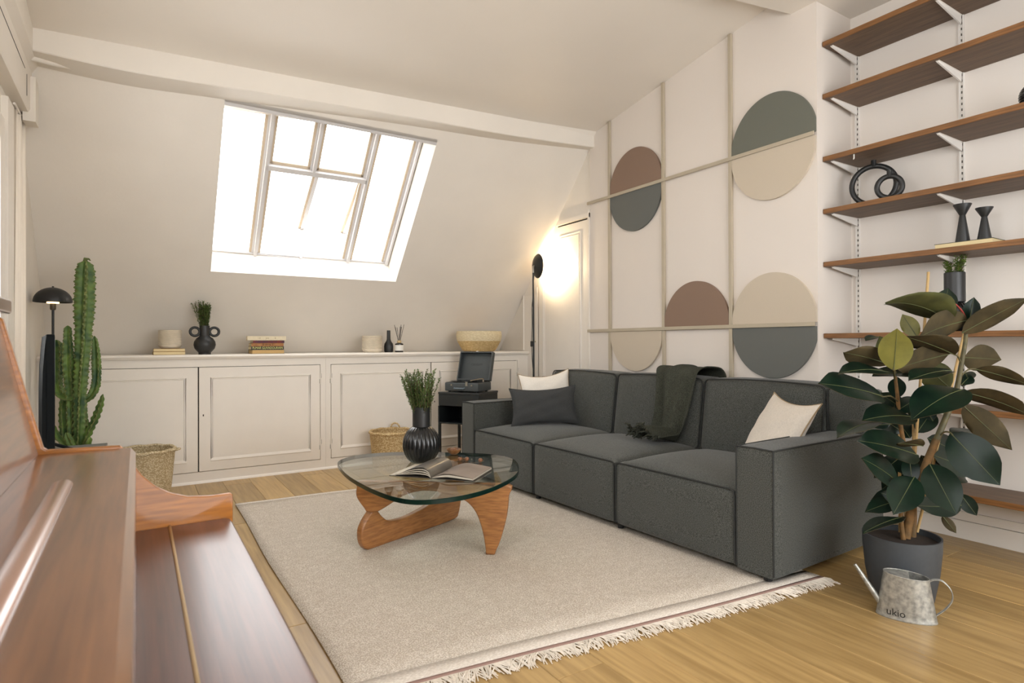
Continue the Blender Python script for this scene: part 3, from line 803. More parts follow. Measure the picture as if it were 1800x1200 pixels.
b.f += [tuple(range(n))[::-1], tuple(range(3 * n, 4 * n))]; b.mi += [0, 0]
for k in range(3):
    for i in range(n): b.f.append((k * n + i, k * n + (i + 1) % n, (k + 1) * n + (i + 1) % n, (k + 1) * n + i)); b.mi.append(1)
b.build('glass_top', None, tab, 30, [GLASS_TOP, GLASS_EDGE])
A_ = [(.02, 0), (-.015, .03), (-.028, .075), (-.024, .12), (.002, .162), (.030, .19), (.042, .201), (.075, .201), (.090, .185), (.118, .152), (.172, .118), (.281, .110), (.392, .124), (.471, .142), (.575, .186), (.66, .262), (.685, .33), (.69, .3665), (.80, .3665), (.806, .30), (.778, .20), (.752, .11), (.730, .035), (.690, .005), (.46, 0), (.24, 0), (.10, 0)]
B_ = [(-.01, .204), (.036, .204), (.075, .222), (.125, .254), (.172, .285), (.24, .312), (.32, .322), (.42, .312), (.493, .286), (.539, .258), (.577, .206), (.607, .118), (.622, .03), (.626, 0), (.666, 0), (.676, .02), (.700, .077), (.732, .196), (.743, .30), (.735, .3665), (.4, .3665), (-.045, .3665), (-.066, .335), (-.070, .29), (-.052, .255), (-.028, .225)]
def base_piece(name, outl, org, dirv, th_=.046):
    q = [tuple(v) for v in spline([(a, min(max(c, 0), .3665)) for a, c in outl], 4)]
    q = [(a, min(max(c, 0.0), .3665)) for a, c in q]
    mb = rprism(q, 'y', -th_ / 2, th_ / 2, .010, 3)
    ang = math.atan2(dirv[1], dirv[0])
    mat_ = Matrix.Translation((org[0] - 1.4, org[1] - 3.05, 0)) @ Matrix.Rotation(ang, 4, 'Z')
    o = mb.build(name, WALNUT, tab, 50)
    o.matrix_local = mat_
    return o
base_piece('base_piece', A_, (1.01, 3.085), (.935, .3545))
base_piece('base_piece', B_, (1.045, 3.078), (.7834, -.6215))
MB().lathe([(0, .19), (.006, .19), (.006, .215), (0, .215)], 12).build('pivot_pin', BLACKM, tab, 40, loc=(1.055 - 1.4, 3.09 - 3.05, 0))

# ------------------------------------------------------------------ piano
pno = thing('piano', 'glossy mahogany upright piano with its keyboard lid closed', 'piano', (-.2, .72, 0))
prf = [(-.575, 0), (-.575, 1.158), (-.225, 1.158), (-.211, 1.149), (-.152, .905), (-.146, .900), (-.030, .897), (-.022, .889), (-.010, .861), (.008, .832), (.033, .806), (.058, .790), (.09, .778), (.133, .7735), (.172, .774), (.177, .770), (.177, .66), (.16, .635), (-.10, .62), (-.10, .0)]
for y0, y1 in ((1.43, 1.448), (-.018, 0.0)):
    wb(rprism(prf, 'y', y0, y1, .004, 2), 'end_panel', CHEEK, pno, 40)
yA, yB = .001, 1.429
wb(MB().prism([(-.235, 1.150), (-.2165, 1.150), (-.159, .893), (-.18, .893)], 'y', yA, yB), 'upper_panel', PIANO, pno, 0)
b = rprism([(-.185, .845), (-.185, .8925), (-.012, .8925), (-.003, .882), (-.002, .726), (-.02, .726), (-.02, .845)], 'y', yA, yB, .001, 1)
wb(b, 'lid_shelf', PIANO, pno, 30)
wb(MB().tube([(-.094, .01, .8935), (-.094, .6, .8935), (-.094, 1.10, .8935), (-.094, 1.124, .893)], [.0125, .0125, .0125, .007], 20, squash=.55, ref=(1, 0, 0)), 'music_ledge', M('ledge_gloss_highlight', (168, 124, 104), .3, coat=1.0, crough=.2), pno, 80)  # base paler than the case: the highlight along the rail is in the colour
b = rprism([(-.002, .700), (-.002, .722), (.054, .722), (.054, .700)], 'y', yA, yB, .0015, 1); wb(b, 'key_lid_rear', PLID, pno, 30)
b = rprism([(.059, .700), (.059, .7225), (.160, .7225), (.170, .720), (.1755, .712), (.1755, .690), (.059, .690)], 'y', yA, yB, .0015, 1); wb(b, 'key_lid_front', PLID, pno, 30)
wb(MB().tube([(.0565, yA, .7215), (.0565, yB, .7215)], .0032, 8), 'piano_hinge', M('brass_hinge', (196, 172, 130), .35, .9, bump=.6, bscale=900), pno, 60)
wb(rbox(-.10, .172, yA, yB, .625, .688, .004), 'key_bed', CHEEK, pno, 0)
wb(rbox(-.13, -.105, yA, yB, .08, .62, .003), 'lower_panel', PIANO, pno, 0)
wb(rbox(-.575, -.20, -.018, 1.448, 1.159, 1.186, .004), 'top_lid', M('piano_top_gloss_sheen', (120, 92, 76), .25, coat=.8), pno, 0)  # greyer base colour imitates the reflection on the lacquered top
wb(MB().box(-.57, -.24, yA, yB, .05, 1.157), 'case_back', PIANO, pno, 0)
wb(MB().box(-.575, -.10, yA, yB, 0, .078), 'plinth', PIANO, pno, 0)

# ------------------------------------------------------------------ television and its low bench
bench = thing('media_bench', 'low dark media bench under the television, behind the piano', 'bench', (-.36, 3.45, 0))
GREYTOP = M('bench_grey', (92, 94, 92), .5)
wb(rbox(-.58, -.14, 2.9, 4.0, .531, .556, .003), 'bench_top', GREYTOP, bench, 0)
wb(MB().box(-.57, -.16, 2.92, 3.98, .22, .530), 'bench_body', GREYTOP, bench, 0)
for xx in (-.54, -.19):
    for yy in (2.96, 3.94): wb(MB().lathe([(0, 0), (.014, 0), (.02, .22), (0, .22)], 12, (xx, yy, 0)), 'leg', BLACKM, bench, 40)
TVB = M('tv_black_plastic', (18, 22, 24), .8, spec=.15)
tv = thing('television', 'black flat television seen edge on beside the cactus', 'television', (-.352, 3.45, .5585), R(7.0))
wb_tv = lambda mb, n, m, s=40: mb.build(n, m, tv, s)
wb_tv(rbox(-.012, .016, -.45, .45, .055, .585, .004), 'screen_housing', TVB, 0)
wb_tv(MB().prism([(-.012, .575), (-.016, .53), (-.022, .44), (-.025, .32), (-.025, .09), (-.012, .06)], 'y', -.446, .446), 'rear_housing', TVB, 30)
wb_tv(MB().box(.0161, .0168, -.44, .44, .07, .575), 'screen', M('tv_screen', (8, 9, 10), .12), 0)
for s in (-1, 1):
    wb_tv(MB().tube([(0, s * .30, .06), (.11, s * .34, .006)], .008, 8).tube([(0, s * .30, .06), (-.10, s * .34, .006)], .008, 8), 'stand_foot', TVB, 60)

# ------------------------------------------------------------------ side table and record player
stb = thing('side_table', 'black bedside style table with a drawer slot beside the sofa', 'side table', (2.333, 4.978, 0), R(-58))
BT = M('black_lacquer', (34, 38, 39), .4, var=.06)
TW, TD, TZ = .43, .37, .66
rbox(0, TW, 0, TD, TZ - .02, TZ, .003).build('table_top', BT, stb, 0)
rbox(.003, TW - .003, .004, TD - .004, TZ - .125, TZ - .0205, .002).build('drawer', BT, stb, 0)
MB().box(.0, .012, .0, TD, .385, TZ - .126).box(TW - .012, TW, .0, TD, .385, TZ - .126).box(.012, TW - .012, TD - .012, TD, .385, TZ - .126).build('open_compartment', BT, stb, 0)
rbox(0, TW, 0, TD, .372, .3845, .003).build('shelf', M('black_lacquer_gloss', (40, 45, 47), .15), stb, 0)
for xx in (.0, TW - .022):
    for yy in (.0, TD - .022): rbox(xx, xx + .022, yy, yy + .022, 0, .3715, .002).build('leg', BT, stb, 0)
RP = M('turntable_leatherette', (62, 67, 68), .55, var=.08, vscale=200, bump=.25, bscale=700)
RPD = M('turntable_black', (20, 22, 23), .4)
rp = thing('record_player', 'dark grey suitcase record player with its lid open', 'record player', (2.333 + .235 * math.cos(R(-58)) - .145 * math.sin(R(-58)), 4.978 + .235 * math.sin(R(-58)) + .145 * math.cos(R(-58)), TZ), R(-58))
rbox(-.175, .175, -.125, .125, .012, .088, .008, 3).build('base_case', RP, rp, 40)
for xx in (-.14, .14):
    for yy in (-.095, .095): MB().lathe([(0, 0), (.011, 0), (.013, .012), (0, .012)], 12).build('rubber_foot', RPD, rp, 40, loc=(xx, yy, 0))
MB().box(-.165, .165, -.115, .115, .088, .0905).build('deck', RPD, rp, 0)
MB().lathe([(0, .091), (.10, .091), (.10, .098), (0, .098)], 36).build('platter', RPD, rp, 30, loc=(-.045, .0, 0))
MB().lathe([(0, .0985), (.125, .0985), (.125, .1005), (0, .1005)], 40).build('record', M('vinyl', (12, 12, 13), .25), rp, 30, loc=(-.045, 0, 0))
MB().tube([(.12, .07, .092), (.12, .07, .115), (.115, .05, .118), (.09, -.06, .110), (.07, -.08, .104)], [.008, .008, .005, .004, .006], 8).build('tonearm', M('tonearm_metal', (176, 160, 140), .35, .8), rp, 60)
MB().tube([(-.07, -.127, .040), (-.066, -.142, .036), (.03, -.142, .036), (.034, -.127, .040)], .008, 8).build('carry_handle', M('handle_grey', (92, 104, 112), .4), rp, 60)
MB().box(.045, .066, -.130, -.124, .060, .098).build('latch', M('latch_metal', (190, 186, 176), .3, .9), rp, 0)
for xx in (-.10, .11): MB().lathe([(0, 0), (.008, 0), (.008, .006), (0, .006)], 12).build('knob', M('latch_metal', (190, 186, 176), .3, .9), rp, 40, loc=(xx, -.127, .066)).rotation_euler = (PI / 2, 0, 0)
lo = rbox(-.175, .175, -.004, .004, .0, .275, .003).build('lid', RP, rp, 30); lo.location = (0, .128, .090); lo.rotation_euler = (R(-16), 0, 0)
MB().box(-.175, -.163, -.045, -.004, 0, .275).box(.163, .175, -.045, -.004, 0, .275).box(-.163, .163, -.045, -.004, .263, .275).box(-.163, .163, -.045, -.004, 0, .010).build('lid_rim', RP, lo, 0)
MB().box(-.012, .012, -.03, -.022, .275, .285).build('lid_catch', M('latch_metal', (190, 186, 176), .3, .9), lo, 0)
tm = text_mesh('CROSLEY', .026); tm.v = [(x * 1.15, -.0045 - z, y + .155) for x, y, z in tm.v]
tm.build('lettering', RPD, lo, 0)

# ------------------------------------------------------------------ lamps
fl_ = thing('floor_lamp', 'tall thin black floor lamp with a round disc shade turned to the wall', 'floor lamp', (3.315, 4.86, 0))
MB().lathe([(0, 0), (.12, 0), (.12, .012), (.02, .018), (0, .018)], 32).build('base', BLACKM, fl_, 40)
MB().tube([(0, 0, .015), (0, 0, 1.82)], .010, 10).build('pole', BLACKM, fl_, 60)
DCX = Vector((.055, .01, 1.872)); aim = Vector((.97, -.16, .02)).normalized()
qrot = aim.to_track_quat('Z', 'Y').to_matrix().to_4x4()
sh = MB().lathe([(0, -.035), (.03, -.034), (.07, -.026), (.105, -.010), (.122, .008), (.120, .010), (.10, -.006), (.06, -.020), (0, -.028)], 40).build('disc_shade', BLACKM, fl_, 60)
sh.matrix_local = Matrix.Translation(DCX) @ qrot
MB().tube([(0, 0, 1.80), (.0, 0, 1.86), tuple(DCX - aim * .03)], [.011, .012, .010], 10).build('swivel', M('swivel_silver', (170, 165, 155), .35, .8), fl_, 60)
bl = MB().sphere((0, 0, .004), .030, 16).build('bulb', M('lit_bulb_warm', (255, 214, 150), .5, emit=(255, 206, 140), estr=30.0), fl_, 80); bl.matrix_local = Matrix.Translation(DCX) @ qrot
MB().tube([(-.008, 0, 1.55), (-.022, -.004, 1.45), (-.016, 0, 1.30), (-.028, -.004, 1.12), (-.022, -.004, .98), (-.010, 0, .86)], .0035, 6).build('cable', BLACKM, fl_, 60)
rbox(-.036, -.016, -.014, .006, 1.07, 1.125, .004).build('cable_switch', BLACKM, fl_, 40)
pl_ = bpy.data.lights.new('disc_lamp_light', 'SPOT'); pl_.energy = 75; pl_.color = (1.0, .76, .46); pl_.shadow_soft_size = .05
pl_.spot_size = R(165); pl_.spot_blend = .6
po = bpy.data.objects.new('disc_lamp_light', pl_); COL.objects.link(po); po.parent = fl_; po.location = DCX + aim * .045
po.rotation_euler = aim.to_track_quat('-Z', 'Y').to_euler()

dl = thing('dome_lamp', 'black dome floor lamp standing behind the television', 'floor lamp', (-.478, 5.0, 0))
MB().lathe([(0, 0), (.10, 0), (.10, .014), (.015, .02), (0, .02)], 32).build('base', BLACKM, dl, 40)
MB().tube([(0, 0, .016), (0, 0, 1.345)], .0075, 10).build('pole', BLACKM, dl, 60)
pf = [(.108 * math.cos(R(a)), 1.388 + .098 * math.sin(R(a))) for a in range(0, 90, 9)] + [(.006, 1.486), (.006, 1.494), (0, 1.495)]
pf2 = [(r_ - .003 if r_ > .01 else r_, z - .002) for r_, z in pf[:10]][::-1]
MB().lathe([(0.0, pf2[0][1])] + pf2 + pf, 40).build('dome_shade', BLACKM, dl, 60)
MB().lathe([(0, 1.335), (.014, 1.335), (.017, 1.345), (.017, 1.378), (0, 1.378)], 16).build('socket', M('socket_bronze', (70, 60, 44), .5), dl, 40)
MB().lathe([(0, 1.379), (.034, 1.379), (.034, 1.389), (0, 1.389)], 20).build('bulb', M('dim_bulb_warm', (255, 226, 170), .5, emit=(255, 220, 160), estr=4.0), dl, 40)

# ================================================================== SHELVES AND WHAT STANDS ON THEM
SHX0, SHX1 = 3.60, XR - .004
SHY0, SHY1 = .55, YREC - .004
EDGEW = M('shelf_edge_oak', (138, 95, 54), .5, col2=(104, 69, 36), vscale=5, stretch=(20, 1.4, 20), detail=7)
HOLES = M('slot_dark', (96, 92, 86), .9)
names = ['topmost brown wooden wall shelf', 'second brown wooden wall shelf from the top', 'third brown wooden wall shelf from the top, below it the ring vases', 'brown wooden wall shelf carrying the two ring vases', 'brown wooden wall shelf carrying the candle holders on a book', 'brown wooden wall shelf carrying the fluted black vase', 'low brown wooden wall shelf behind the leaves, level with the cushion', 'lowest brown wooden wall shelf near the baseboard']
tops = [2.966, 2.641, 2.252, 1.927, 1.599, 1.157, .757, .315]
upr = []
for Y, lab in ((2.045, 'white slotted shelf upright in the corner of the recess'), (1.472, 'white slotted shelf upright behind the candle holders'), (.90, 'white slotted shelf upright nearest the viewer')):
    u = thing('shelf_upright', lab, 'shelf upright', (XR, Y, .16), group='slotted uprights of the wall shelves')
    MB().box(-.014, -.0005, -.0125, -.008, 0, 2.9).box(-.014, -.0005, .008, .0125, 0, 2.9).box(-.005, -.0005, -.008, .008, 0, 2.9).build('channel', WHITE, u, 0)
    b = MB()
    for k in range(88): b.box(-.0062, -.0052, -.003, .003, .03 + k * .0325, .03 + k * .0325 + .014)
    so = b.build('slots', HOLES, u, 0); so['kind'] = 'stuff'
    upr.append(Y)
for i, zt in enumerate(tops):
    s = thing('wall_shelf', names[i], 'shelf', (XR, 1.3, zt), group='brown wall shelves')
    rbox(SHX0 - XR + .0082, -.004, SHY0 - 1.3, SHY1 - 1.3, -.030, 0, .0015, 1).build('board', SHELFW, s, 0)
    rbox(SHX0 - XR, SHX0 - XR + .008, SHY0 - 1.3, SHY1 - 1.3, -.030, 0, .0015, 1).build('edge_strip', EDGEW, s, 0)
    for Y in upr:
        if Y == upr[0]: Y = Y - .0
        b = MB().prism([(-.016, -.031), (-.30, -.031), (-.30, -.040), (-.05, -.075), (-.016, -.080)], 'y', Y - 1.3 - .004, Y - 1.3 + .004)
        b.box(-.30, -.016, Y - 1.3 - .009, Y - 1.3 + .009, -.0325, -.0305)
        b.build('bracket', WHITE, s, 0)
MB().tube([(XR - .25, 1.863, 2.2215), (XR - .25, 1.863, 2.190)], .0035, 6)
hk = MB().tube([(0, 0, 0), (0, 0, -.024), (-.006, 0, -.03)], .0035, 6).build('hook', WHITE, None, 60, loc=(3.615, 1.905, 2.2218))
tag(hk, 'tiny white peg under the shelf above the ring vases', 'hook')

# ring vases
def ring_vase(label, loc, Rr, r, neck, rz):
    t = thing('ring_vase', label, 'vase', loc, rz, 'black ring vases')
    n = 48
    MB().tube([(0, Rr * math.cos(2 * PI * k / n), Rr + r + Rr * math.sin(2 * PI * k / n)) for k in range(n)], r, 14, closed=True, ref=(1, 0, 0)).build('ring_body', BLACK, t, 80)
    z = 2 * Rr + r
    MB().lathe([(0, z - .004), (r * 1.2, z - .004), (r * .95, z + r), (r * .95, z + neck), (r * .70, z + neck), (r * .70, z + neck - .01), (0, z + neck - .01)], 18).build('neck', BLACK, t, 40)
    MB().lathe([(0, .0), (r * .9, 0), (r * .5, r * .7), (0, r * .7)], 18).build('foot', BLACK, t, 40)
    return t
ring_vase('large black ring vase on the shelf, half behind the smaller ring', (3.80, 1.885, 1.927), .116, .0155, .036, R(24))
ring_vase('small black ring vase on the shelf in front of the larger ring', (3.70, 1.748, 1.927), .062, .0150, .034, R(24))

# book and candle holders
PAPER = M('book_paper', (222, 204, 160), .9, var=.06, vscale=90, stretch=(1, 1, 30))
PAPERW = M('pale_book_paper', (226, 214, 186), .9, var=.05, vscale=90, stretch=(1, 1, 30))
def book(name_label, loc, L, Wd, H, rz, cover, paper=PAPER, spine_front=False, title=None, tcol=None, tsize=.016):
    """closed book lying flat: x along its long side, front edge towards -y"""
    t = thing('book', name_label, 'book', loc, rz)
    c = .0022
    rbox(-L / 2, L / 2, -Wd / 2, Wd / 2, 0, c, .0006, 1).build('cover_board', cover, t, 0)
    rbox(-L / 2, L / 2, -Wd / 2, Wd / 2, H - c, H, .0006, 1).build('cover_board', cover, t, 0)
    MB().box(-L / 2 + .003, L / 2 - .003, -Wd / 2 + .003, Wd / 2 - .003, c, H - c).build('page_block', paper, t, 0)
    ys = -1 if spine_front else 1
    sp = MB().box(-L / 2, L / 2, min(ys * Wd / 2, ys * (Wd / 2 - c)), max(ys * Wd / 2, ys * (Wd / 2 - c)), c, H - c).build('spine', cover, t, 0)
    if title:
        tm = text_mesh(title, tsize); k = min(1, (L * .92) / (max(v[0] for v in tm.v) - min(v[0] for v in tm.v)))
        tm.v = [(x * k, ys * Wd / 2 - .0003 - z, y + H / 2) for x, y, z in tm.v]
        tm.build('title', tcol, sp, 0)
    return t
IVORY = M('ivory_cover', (216, 204, 176), .8, var=.04, vscale=40)
book('cream book lying on the shelf under the candle holders', (3.75, 1.372, 1.599), .262, .19, .030, R(-90), M('dark_green_cover', (62, 58, 44), .7), PAPER)
def candle(label, loc, h, rb):
    t = thing('candle_holder', label, 'candle holder', loc, 0, 'black cone candle holders')
    MB().lathe([(0, 0), (rb, 0), (rb, .004), (rb * .40, h * .72), (0, h * .72)], 28).build('cone_base', BLACK, t, 30)
    MB().lathe([(0, h * .715), (rb * .40, h * .72), (rb * 1.22, h * .985), (rb * 1.22, h), (rb * 1.1, h), (rb * .35, h * .80), (0, h * .80)], 28).build('funnel_top', BLACK, t, 30)
candle('taller black cone candle holder standing on the cream book', (3.745, 1.405, 1.629), .210, .034)
candle('shorter black cone candle holder standing on the cream book', (3.745, 1.308, 1.629), .173, .032)

def fluted_vase(label, loc, rb, hb, rn, hn, nfl=20):
    t = thing('fluted_vase', label, 'vase', loc)
    prof = [(rb * .45, 0)]
    K = 16
    for k in range(1, K):
        a = -PI / 2 * .72 + (PI / 2 * .72 + PI / 2 * .66) * k / (K - 1)
        prof.append((rb * math.cos(a), hb * .48 + hb * .52 * math.sin(a) / math.sin(PI / 2 * .72)))
    kb = len(prof)
    def fl(a, j):
        if j == 0 or j >= kb: return 1
        s = min(1, prof[j][0] / rb)
        return 1 - .055 * s * (1 - abs(math.sin(a * nfl / 2)) ** .7)
    MB().lathe([(0, 0)] + prof + [(rn, hb * .985)], nfl * 10, (0, 0, 0), lambda a, j: fl(a, j - 1) if j > 0 else 1).build('fluted_body', GLOSSBLACK, t, 50)
    MB().lathe([(rn * .9, hb * .97), (rn, hb * .985), (rn, hb + hn - .003), (rn - .003, hb + hn), (rn - .007, hb + hn), (rn - .008, hb + hn - .05), (0, hb + hn - .05)], 36).build('neck', BLACK, t, 40)
    return t
def sprigs(parent, name, z0, r0, n, L, spread, mat, stem_mat, seed, leaf=.009, density=260, curl=.25, kink=.02):
    """a bunch of fine leafy stems rising out of a neck"""
    rg = random.Random(seed); bs = MB(); bl = MB()
    for i in range(n):
        a = 2 * PI * rg.random(); r = r0 * math.sqrt(rg.random()); dr = rg.random() ** .7
        Ls = L * rg.uniform(.62, 1.0)
        p = Vector((r * math.cos(a), r * math.sin(a), z0)); d = Vector((math.cos(a) * spread * dr, math.sin(a) * spread * dr, 1)).normalized()
        pts = [p.copy()]
        K = 9
        for k in range(K):
            d = (d + Vector((rg.gauss(0, kink * 2), rg.gauss(0, kink * 2), curl * .05))).normalized()
            p = p + d * Ls / K; pts.append(p.copy())
        bs.tube(pts, [.0016] * 4 + [.0011] * (K - 3), 4)
        m = int(density * Ls)
        for k in range(m):
            t = (k + rg.random()) / m
            if t < .12: continue
            q = t * K; j = min(int(q), K - 1); c = pts[j].lerp(pts[j + 1], q - j); dd = (pts[j + 1] - pts[j]).normalized()
            side = dd.cross(Vector((rg.gauss(0, 1), rg.gauss(0, 1), rg.gauss(0, 1)))).normalized()
            ax = (dd * rg.uniform(.3, .9) + side).normalized(); wv = ax.cross(dd)
            if wv.length < 1e-4: continue
            wv = wv.normalized() * leaf * .30; ll = leaf * rg.uniform(.7, 1.35)
            bl.add([c, c + ax * ll * .5 + wv, c + ax * ll, c + ax * ll * .5 - wv], [(0, 1, 2, 3)])
    s = bs.build('stems', stem_mat, parent, 60); s['kind'] = 'stuff'
    f = bl.build('leaves', mat, parent, 0); f['kind'] = 'stuff'
GRN = M('sprig_green', (104, 126, 62), .7, col2=(66, 90, 44), vscale=40)
GRNB = M('sprig_bright_green', (110, 134, 54), .65, col2=(70, 98, 40), vscale=40)
STEM = M('sprig_stem', (92, 72, 50), .8)
v = fluted_vase('fluted black vase with small green sprigs on the shelf behind the rubber plant', (3.755, 1.447, 1.157), .083, .165, .0485, .157, 18)
sprigs(v, 'greens', .28, .03, 18, .145, .30, GRNB, STEM, 21, .016, 420)
# round grooved vase at the picture edge
t = thing('grooved_vase', 'round grooved black vase on the third shelf at the picture edge', 'vase', (3.745, 1.10, 2.252))
K = 26
MB().lathe([(0, 0), (.03, 0)] + [(.062 * math.sin(PI * (.17 + .74 * k / K)) * (1 - .035 * (k % 2)), .062 - .068 * math.cos(PI * (.17 + .74 * k / K))) for k in range(K + 1)] + [(0, .118)], 36).build('grooved_body', GLOSSBLACK, t, 20)
MB().lathe([(.016, .112), (.014, .135), (.02, .140), (.012, .140), (.010, .115)], 20).build('lip', GLOSSBLACK, t, 40)

# ================================================================== THINGS ON THE LEDGE
LZ = 1.02
CREAMPOT = M('cream_ribbed_ceramic', (214, 203, 184), .75, var=.05, vscale=30, bump=.1, bscale=80)
def ribbed_pot(label, loc, r, h):
    t = thing('ribbed_pot', label, 'pot', loc, 0, 'cream ribbed pots on the ledge')
    prof = [(0, 0), (r * .72, 0), (r * .88, h * .06), (r * .97, h * .16)]
    n = 13
    for k in range(n):
        z = h * (.18 + .80 * k / n); dz = h * .80 / n
        prof += [(r, z + dz * .25), (r, z + dz * .70), (r * .945, z + dz * .95)]
    prof += [(r * .98, h), (r * .90, h), (r * .88, h * .9), (r * .85, h * .15), (0, h * .12)]
    MB().lathe(prof, 40).build('ribbed_body', CREAMPOT, t, 35)
    return t
ribbed_pot('cream ribbed pot standing on two books on the ledge', (.222, 5.50, LZ + .050), .084, .148)
ribbed_pot('cream ribbed pot standing directly on the ledge beside the dark bottle', (1.892, 5.50, LZ), .095, .160)
TANC = M('tan_cover', (150, 112, 62), .75)
book('lower tan edged book under the ribbed pot on the ledge', (.213, 5.49, LZ), .222, .15, .026, R(1), TANC, PAPER)
book('upper tan edged book directly under the ribbed pot on the ledge', (.215, 5.49, LZ + .0262), .220, .15, .0236, R(-1), TANC, PAPER)
# black vase with two ring handles
t = thing('handled_vase', 'round black vase with two ring handles and green sprigs on the ledge', 'vase', (.466, 5.46, LZ))
MB().lathe([(0, 0), (.046, 0), (.046, .016), (.052, .022), (.074, .048), (.082, .078), (.078, .105), (.062, .132), (.042, .146), (.0375, .155), (.0375, .235), (.032, .235), (.031, .18), (0, .18)], 44).build('body', BLACK, t, 45)
for s in (-1, 1):
    n = 32; MB().tube([(s * .071 + .034 * math.cos(2 * PI * k / n), 0, .186 + .034 * math.sin(2 * PI * k / n)) for k in range(n)], .0105, 12, closed=True, ref=(0, 1, 0)).build('ring_handle', BLACK, t, 80)
sprigs(t, 'greens', .18, .024, 46, .255, .20, GRN, STEM, 31, .016, 420, .2, .012)
# stack of books
bx = .935
TEAL = M('teal_edge_cover', (66, 84, 76), .7)
book('green edged thick book at the bottom of the ledge stack', (.945, 5.49, LZ), .262, .17, .036, R(1.5), TEAL, M('tan_pages', (190, 158, 106), .9, var=.08, vscale=80, stretch=(1, 1, 30)))
book('black spined book with pale lettering in the ledge stack', (.942, 5.49, LZ + .0362), .262, .165, .028, R(0), M('black_spine', (38, 34, 36), .6), PAPER, True, 'PLMAR GUVADOURAIN', M('lime_print', (206, 206, 120), .7), .027)
book('orange spined book with dark bars in the ledge stack', (.942, 5.488, LZ + .0644), .258, .165, .027, R(-.5), M('orange_spine', (172, 122, 76), .7, col2=(142, 96, 54), vscale=40), PAPER, True, 'II  IIIIIIII  I', M('dark_print', (70, 42, 24), .7), .022)
book('dark red paperback in the ledge stack under the ivory book', (.950, 5.488, LZ + .0916), .252, .16, .023, R(1), M('red_purple_spine', (122, 44, 38), .6, col2=(64, 42, 66), vscale=14, stretch=(1.4, .1, .1)), PAPERW, True)
book('ivory bound book lying skewed on top of the ledge stack', (.940, 5.485, LZ + .1148), .305, .19, .036, R(-4), IVORY, PAPERW, True, 'I II       JAS        II', M('faded_print', (150, 134, 100), .8), .02)
# bottle and diffuser
t = thing('bottle_vase', 'slim black bottle vase on the ledge beside the reed diffuser', 'vase', (2.056, 5.50, LZ))
MB().lathe([(0, 0), (.036, 0), (.043, .010), (.044, .060), (.040, .085), (.024, .108), (.019, .125), (.0165, .212), (.0115, .212), (.012, .15), (0, .15)], 32).build('body', BLACK, t, 45)
t = thing('reed_diffuser', 'reed diffuser jar with a white label and dark sticks', 'diffuser', (2.140, 5.44, LZ))
AMB = M('dark_glass_jar', (38, 34, 28), .15, spec=.7)
MB().lathe([(0, 0), (.038, 0), (.040, .004), (.040, .080), (.034, .086), (.017, .092), (.017, .112), (.012, .112), (.012, .09), (0, .09)], 28).build('jar', AMB, t, 40)
MB().lathe([(.0405, .016), (.0412, .016), (.0412, .070), (.0405, .070)], 28).build('label_band', M('paper_label', (222, 220, 214), .8), t, 30)
MB().lathe([(.0175, .092), (.0205, .092), (.0205, .114), (.0175, .114)], 20).build('wooden_collar', M('pale_wood_collar', (196, 172, 128), .7), t, 40)
rg = random.Random(4)
for k in range(8):
    a = 2 * PI * k / 8 + rg.random(); s = rg.uniform(.018, .06)
    MB().tube([(-.005 * math.cos(a), -.005 * math.sin(a), .05), (s * math.cos(a), s * math.sin(a) * .6, rg.uniform(.23, .275))], .0023, 6).build('reed', M('dark_reed', (52, 40, 34), .8), t, 60)
# two tone bowl basket
t = thing('basket_bowl', 'two tone cream and straw woven bowl on the ledge', 'basket', (3.035, 5.465, LZ))
t.scale = (.96, .96, .96)
WEAVC = weave('cream_cotton_rope', (240, 228, 198), (214, 198, 162), 110, .5, .95, (.35, .35, 1.6))
WEAVS = weave('straw_rope', (226, 202, 154), (190, 162, 112), 110, .5, .95, (.35, .35, 1.6))
MB().lathe([(0, .002), (.165, .002), (.185, .02), (.215, .07), (.238, .115)], 48).build('straw_base', WEAVS, t, 60)
MB().lathe([(.238, .113), (.2465, .15), (.248, .185), (.243, .218), (.236, .219), (.238, .17), (.225, .10), (.20, .05), (.17, .014), (0, .012)], 48).build('cream_top', WEAVC, t, 60)

# ================================================================== BASKETS ON THE FLOOR
SEAG = weave('seagrass_light', (228, 216, 186), (172, 154, 120), 110, .8, .95, (.7, .7, 1.1))
SEAG2 = weave('seagrass_gold', (228, 208, 166), (170, 142, 98), 110, .8, .95, (.7, .7, 1.1))
def basket(label, loc, rt, rbm, h, mat, handles, sq=1.0):
    t = thing('floor_basket', label, 'basket', loc)
    t.scale = (1, sq, 1)
    MB().lathe([(0, 0), (rbm, 0), (rbm + (rt - rbm) * .3, h * .3), (rbm + (rt - rbm) * .75, h * .75), (rt, h), (rt - .014, h), (rbm + (rt - rbm) * .7 - .014, h * .7), (rbm - .012, .02), (0, .02)], 48).build('woven_body', mat, t, 60)
    n = 48
    b = MB().tube([((rt - .004) * math.cos(2 * PI * k / n), (rt - .004) * math.sin(2 * PI * k / n), h + .004 + .003 * math.sin(k * 5)) for k in range(n)], .013, 10, closed=True)
    b.build('rim', mat, t, 80)
    for a, kind in handles:
        ca, sa = math.cos(a), math.sin(a)
        o = Vector((rt * ca, rt * sa, h)); tg = Vector((-sa, ca, 0)); out = Vector((ca, sa, 0))
        pts = []
        for k in range(13):
            th_ = PI * k / 12
            pts.append(o + tg * .042 * math.cos(th_) + (Vector((0, 0, .055)) if kind == 'up' else out * .05 + Vector((0, 0, .006))) * math.sin(th_) - (out * .01))
        MB().tube(pts, .0075, 8).build('handle', mat, t, 80)
    return t
basket('tall pale seagrass basket standing behind the piano', (.035, 5.055, 0), .203, .172, .335, SEAG, [(R(-22), 'out'), (R(158), 'out')])
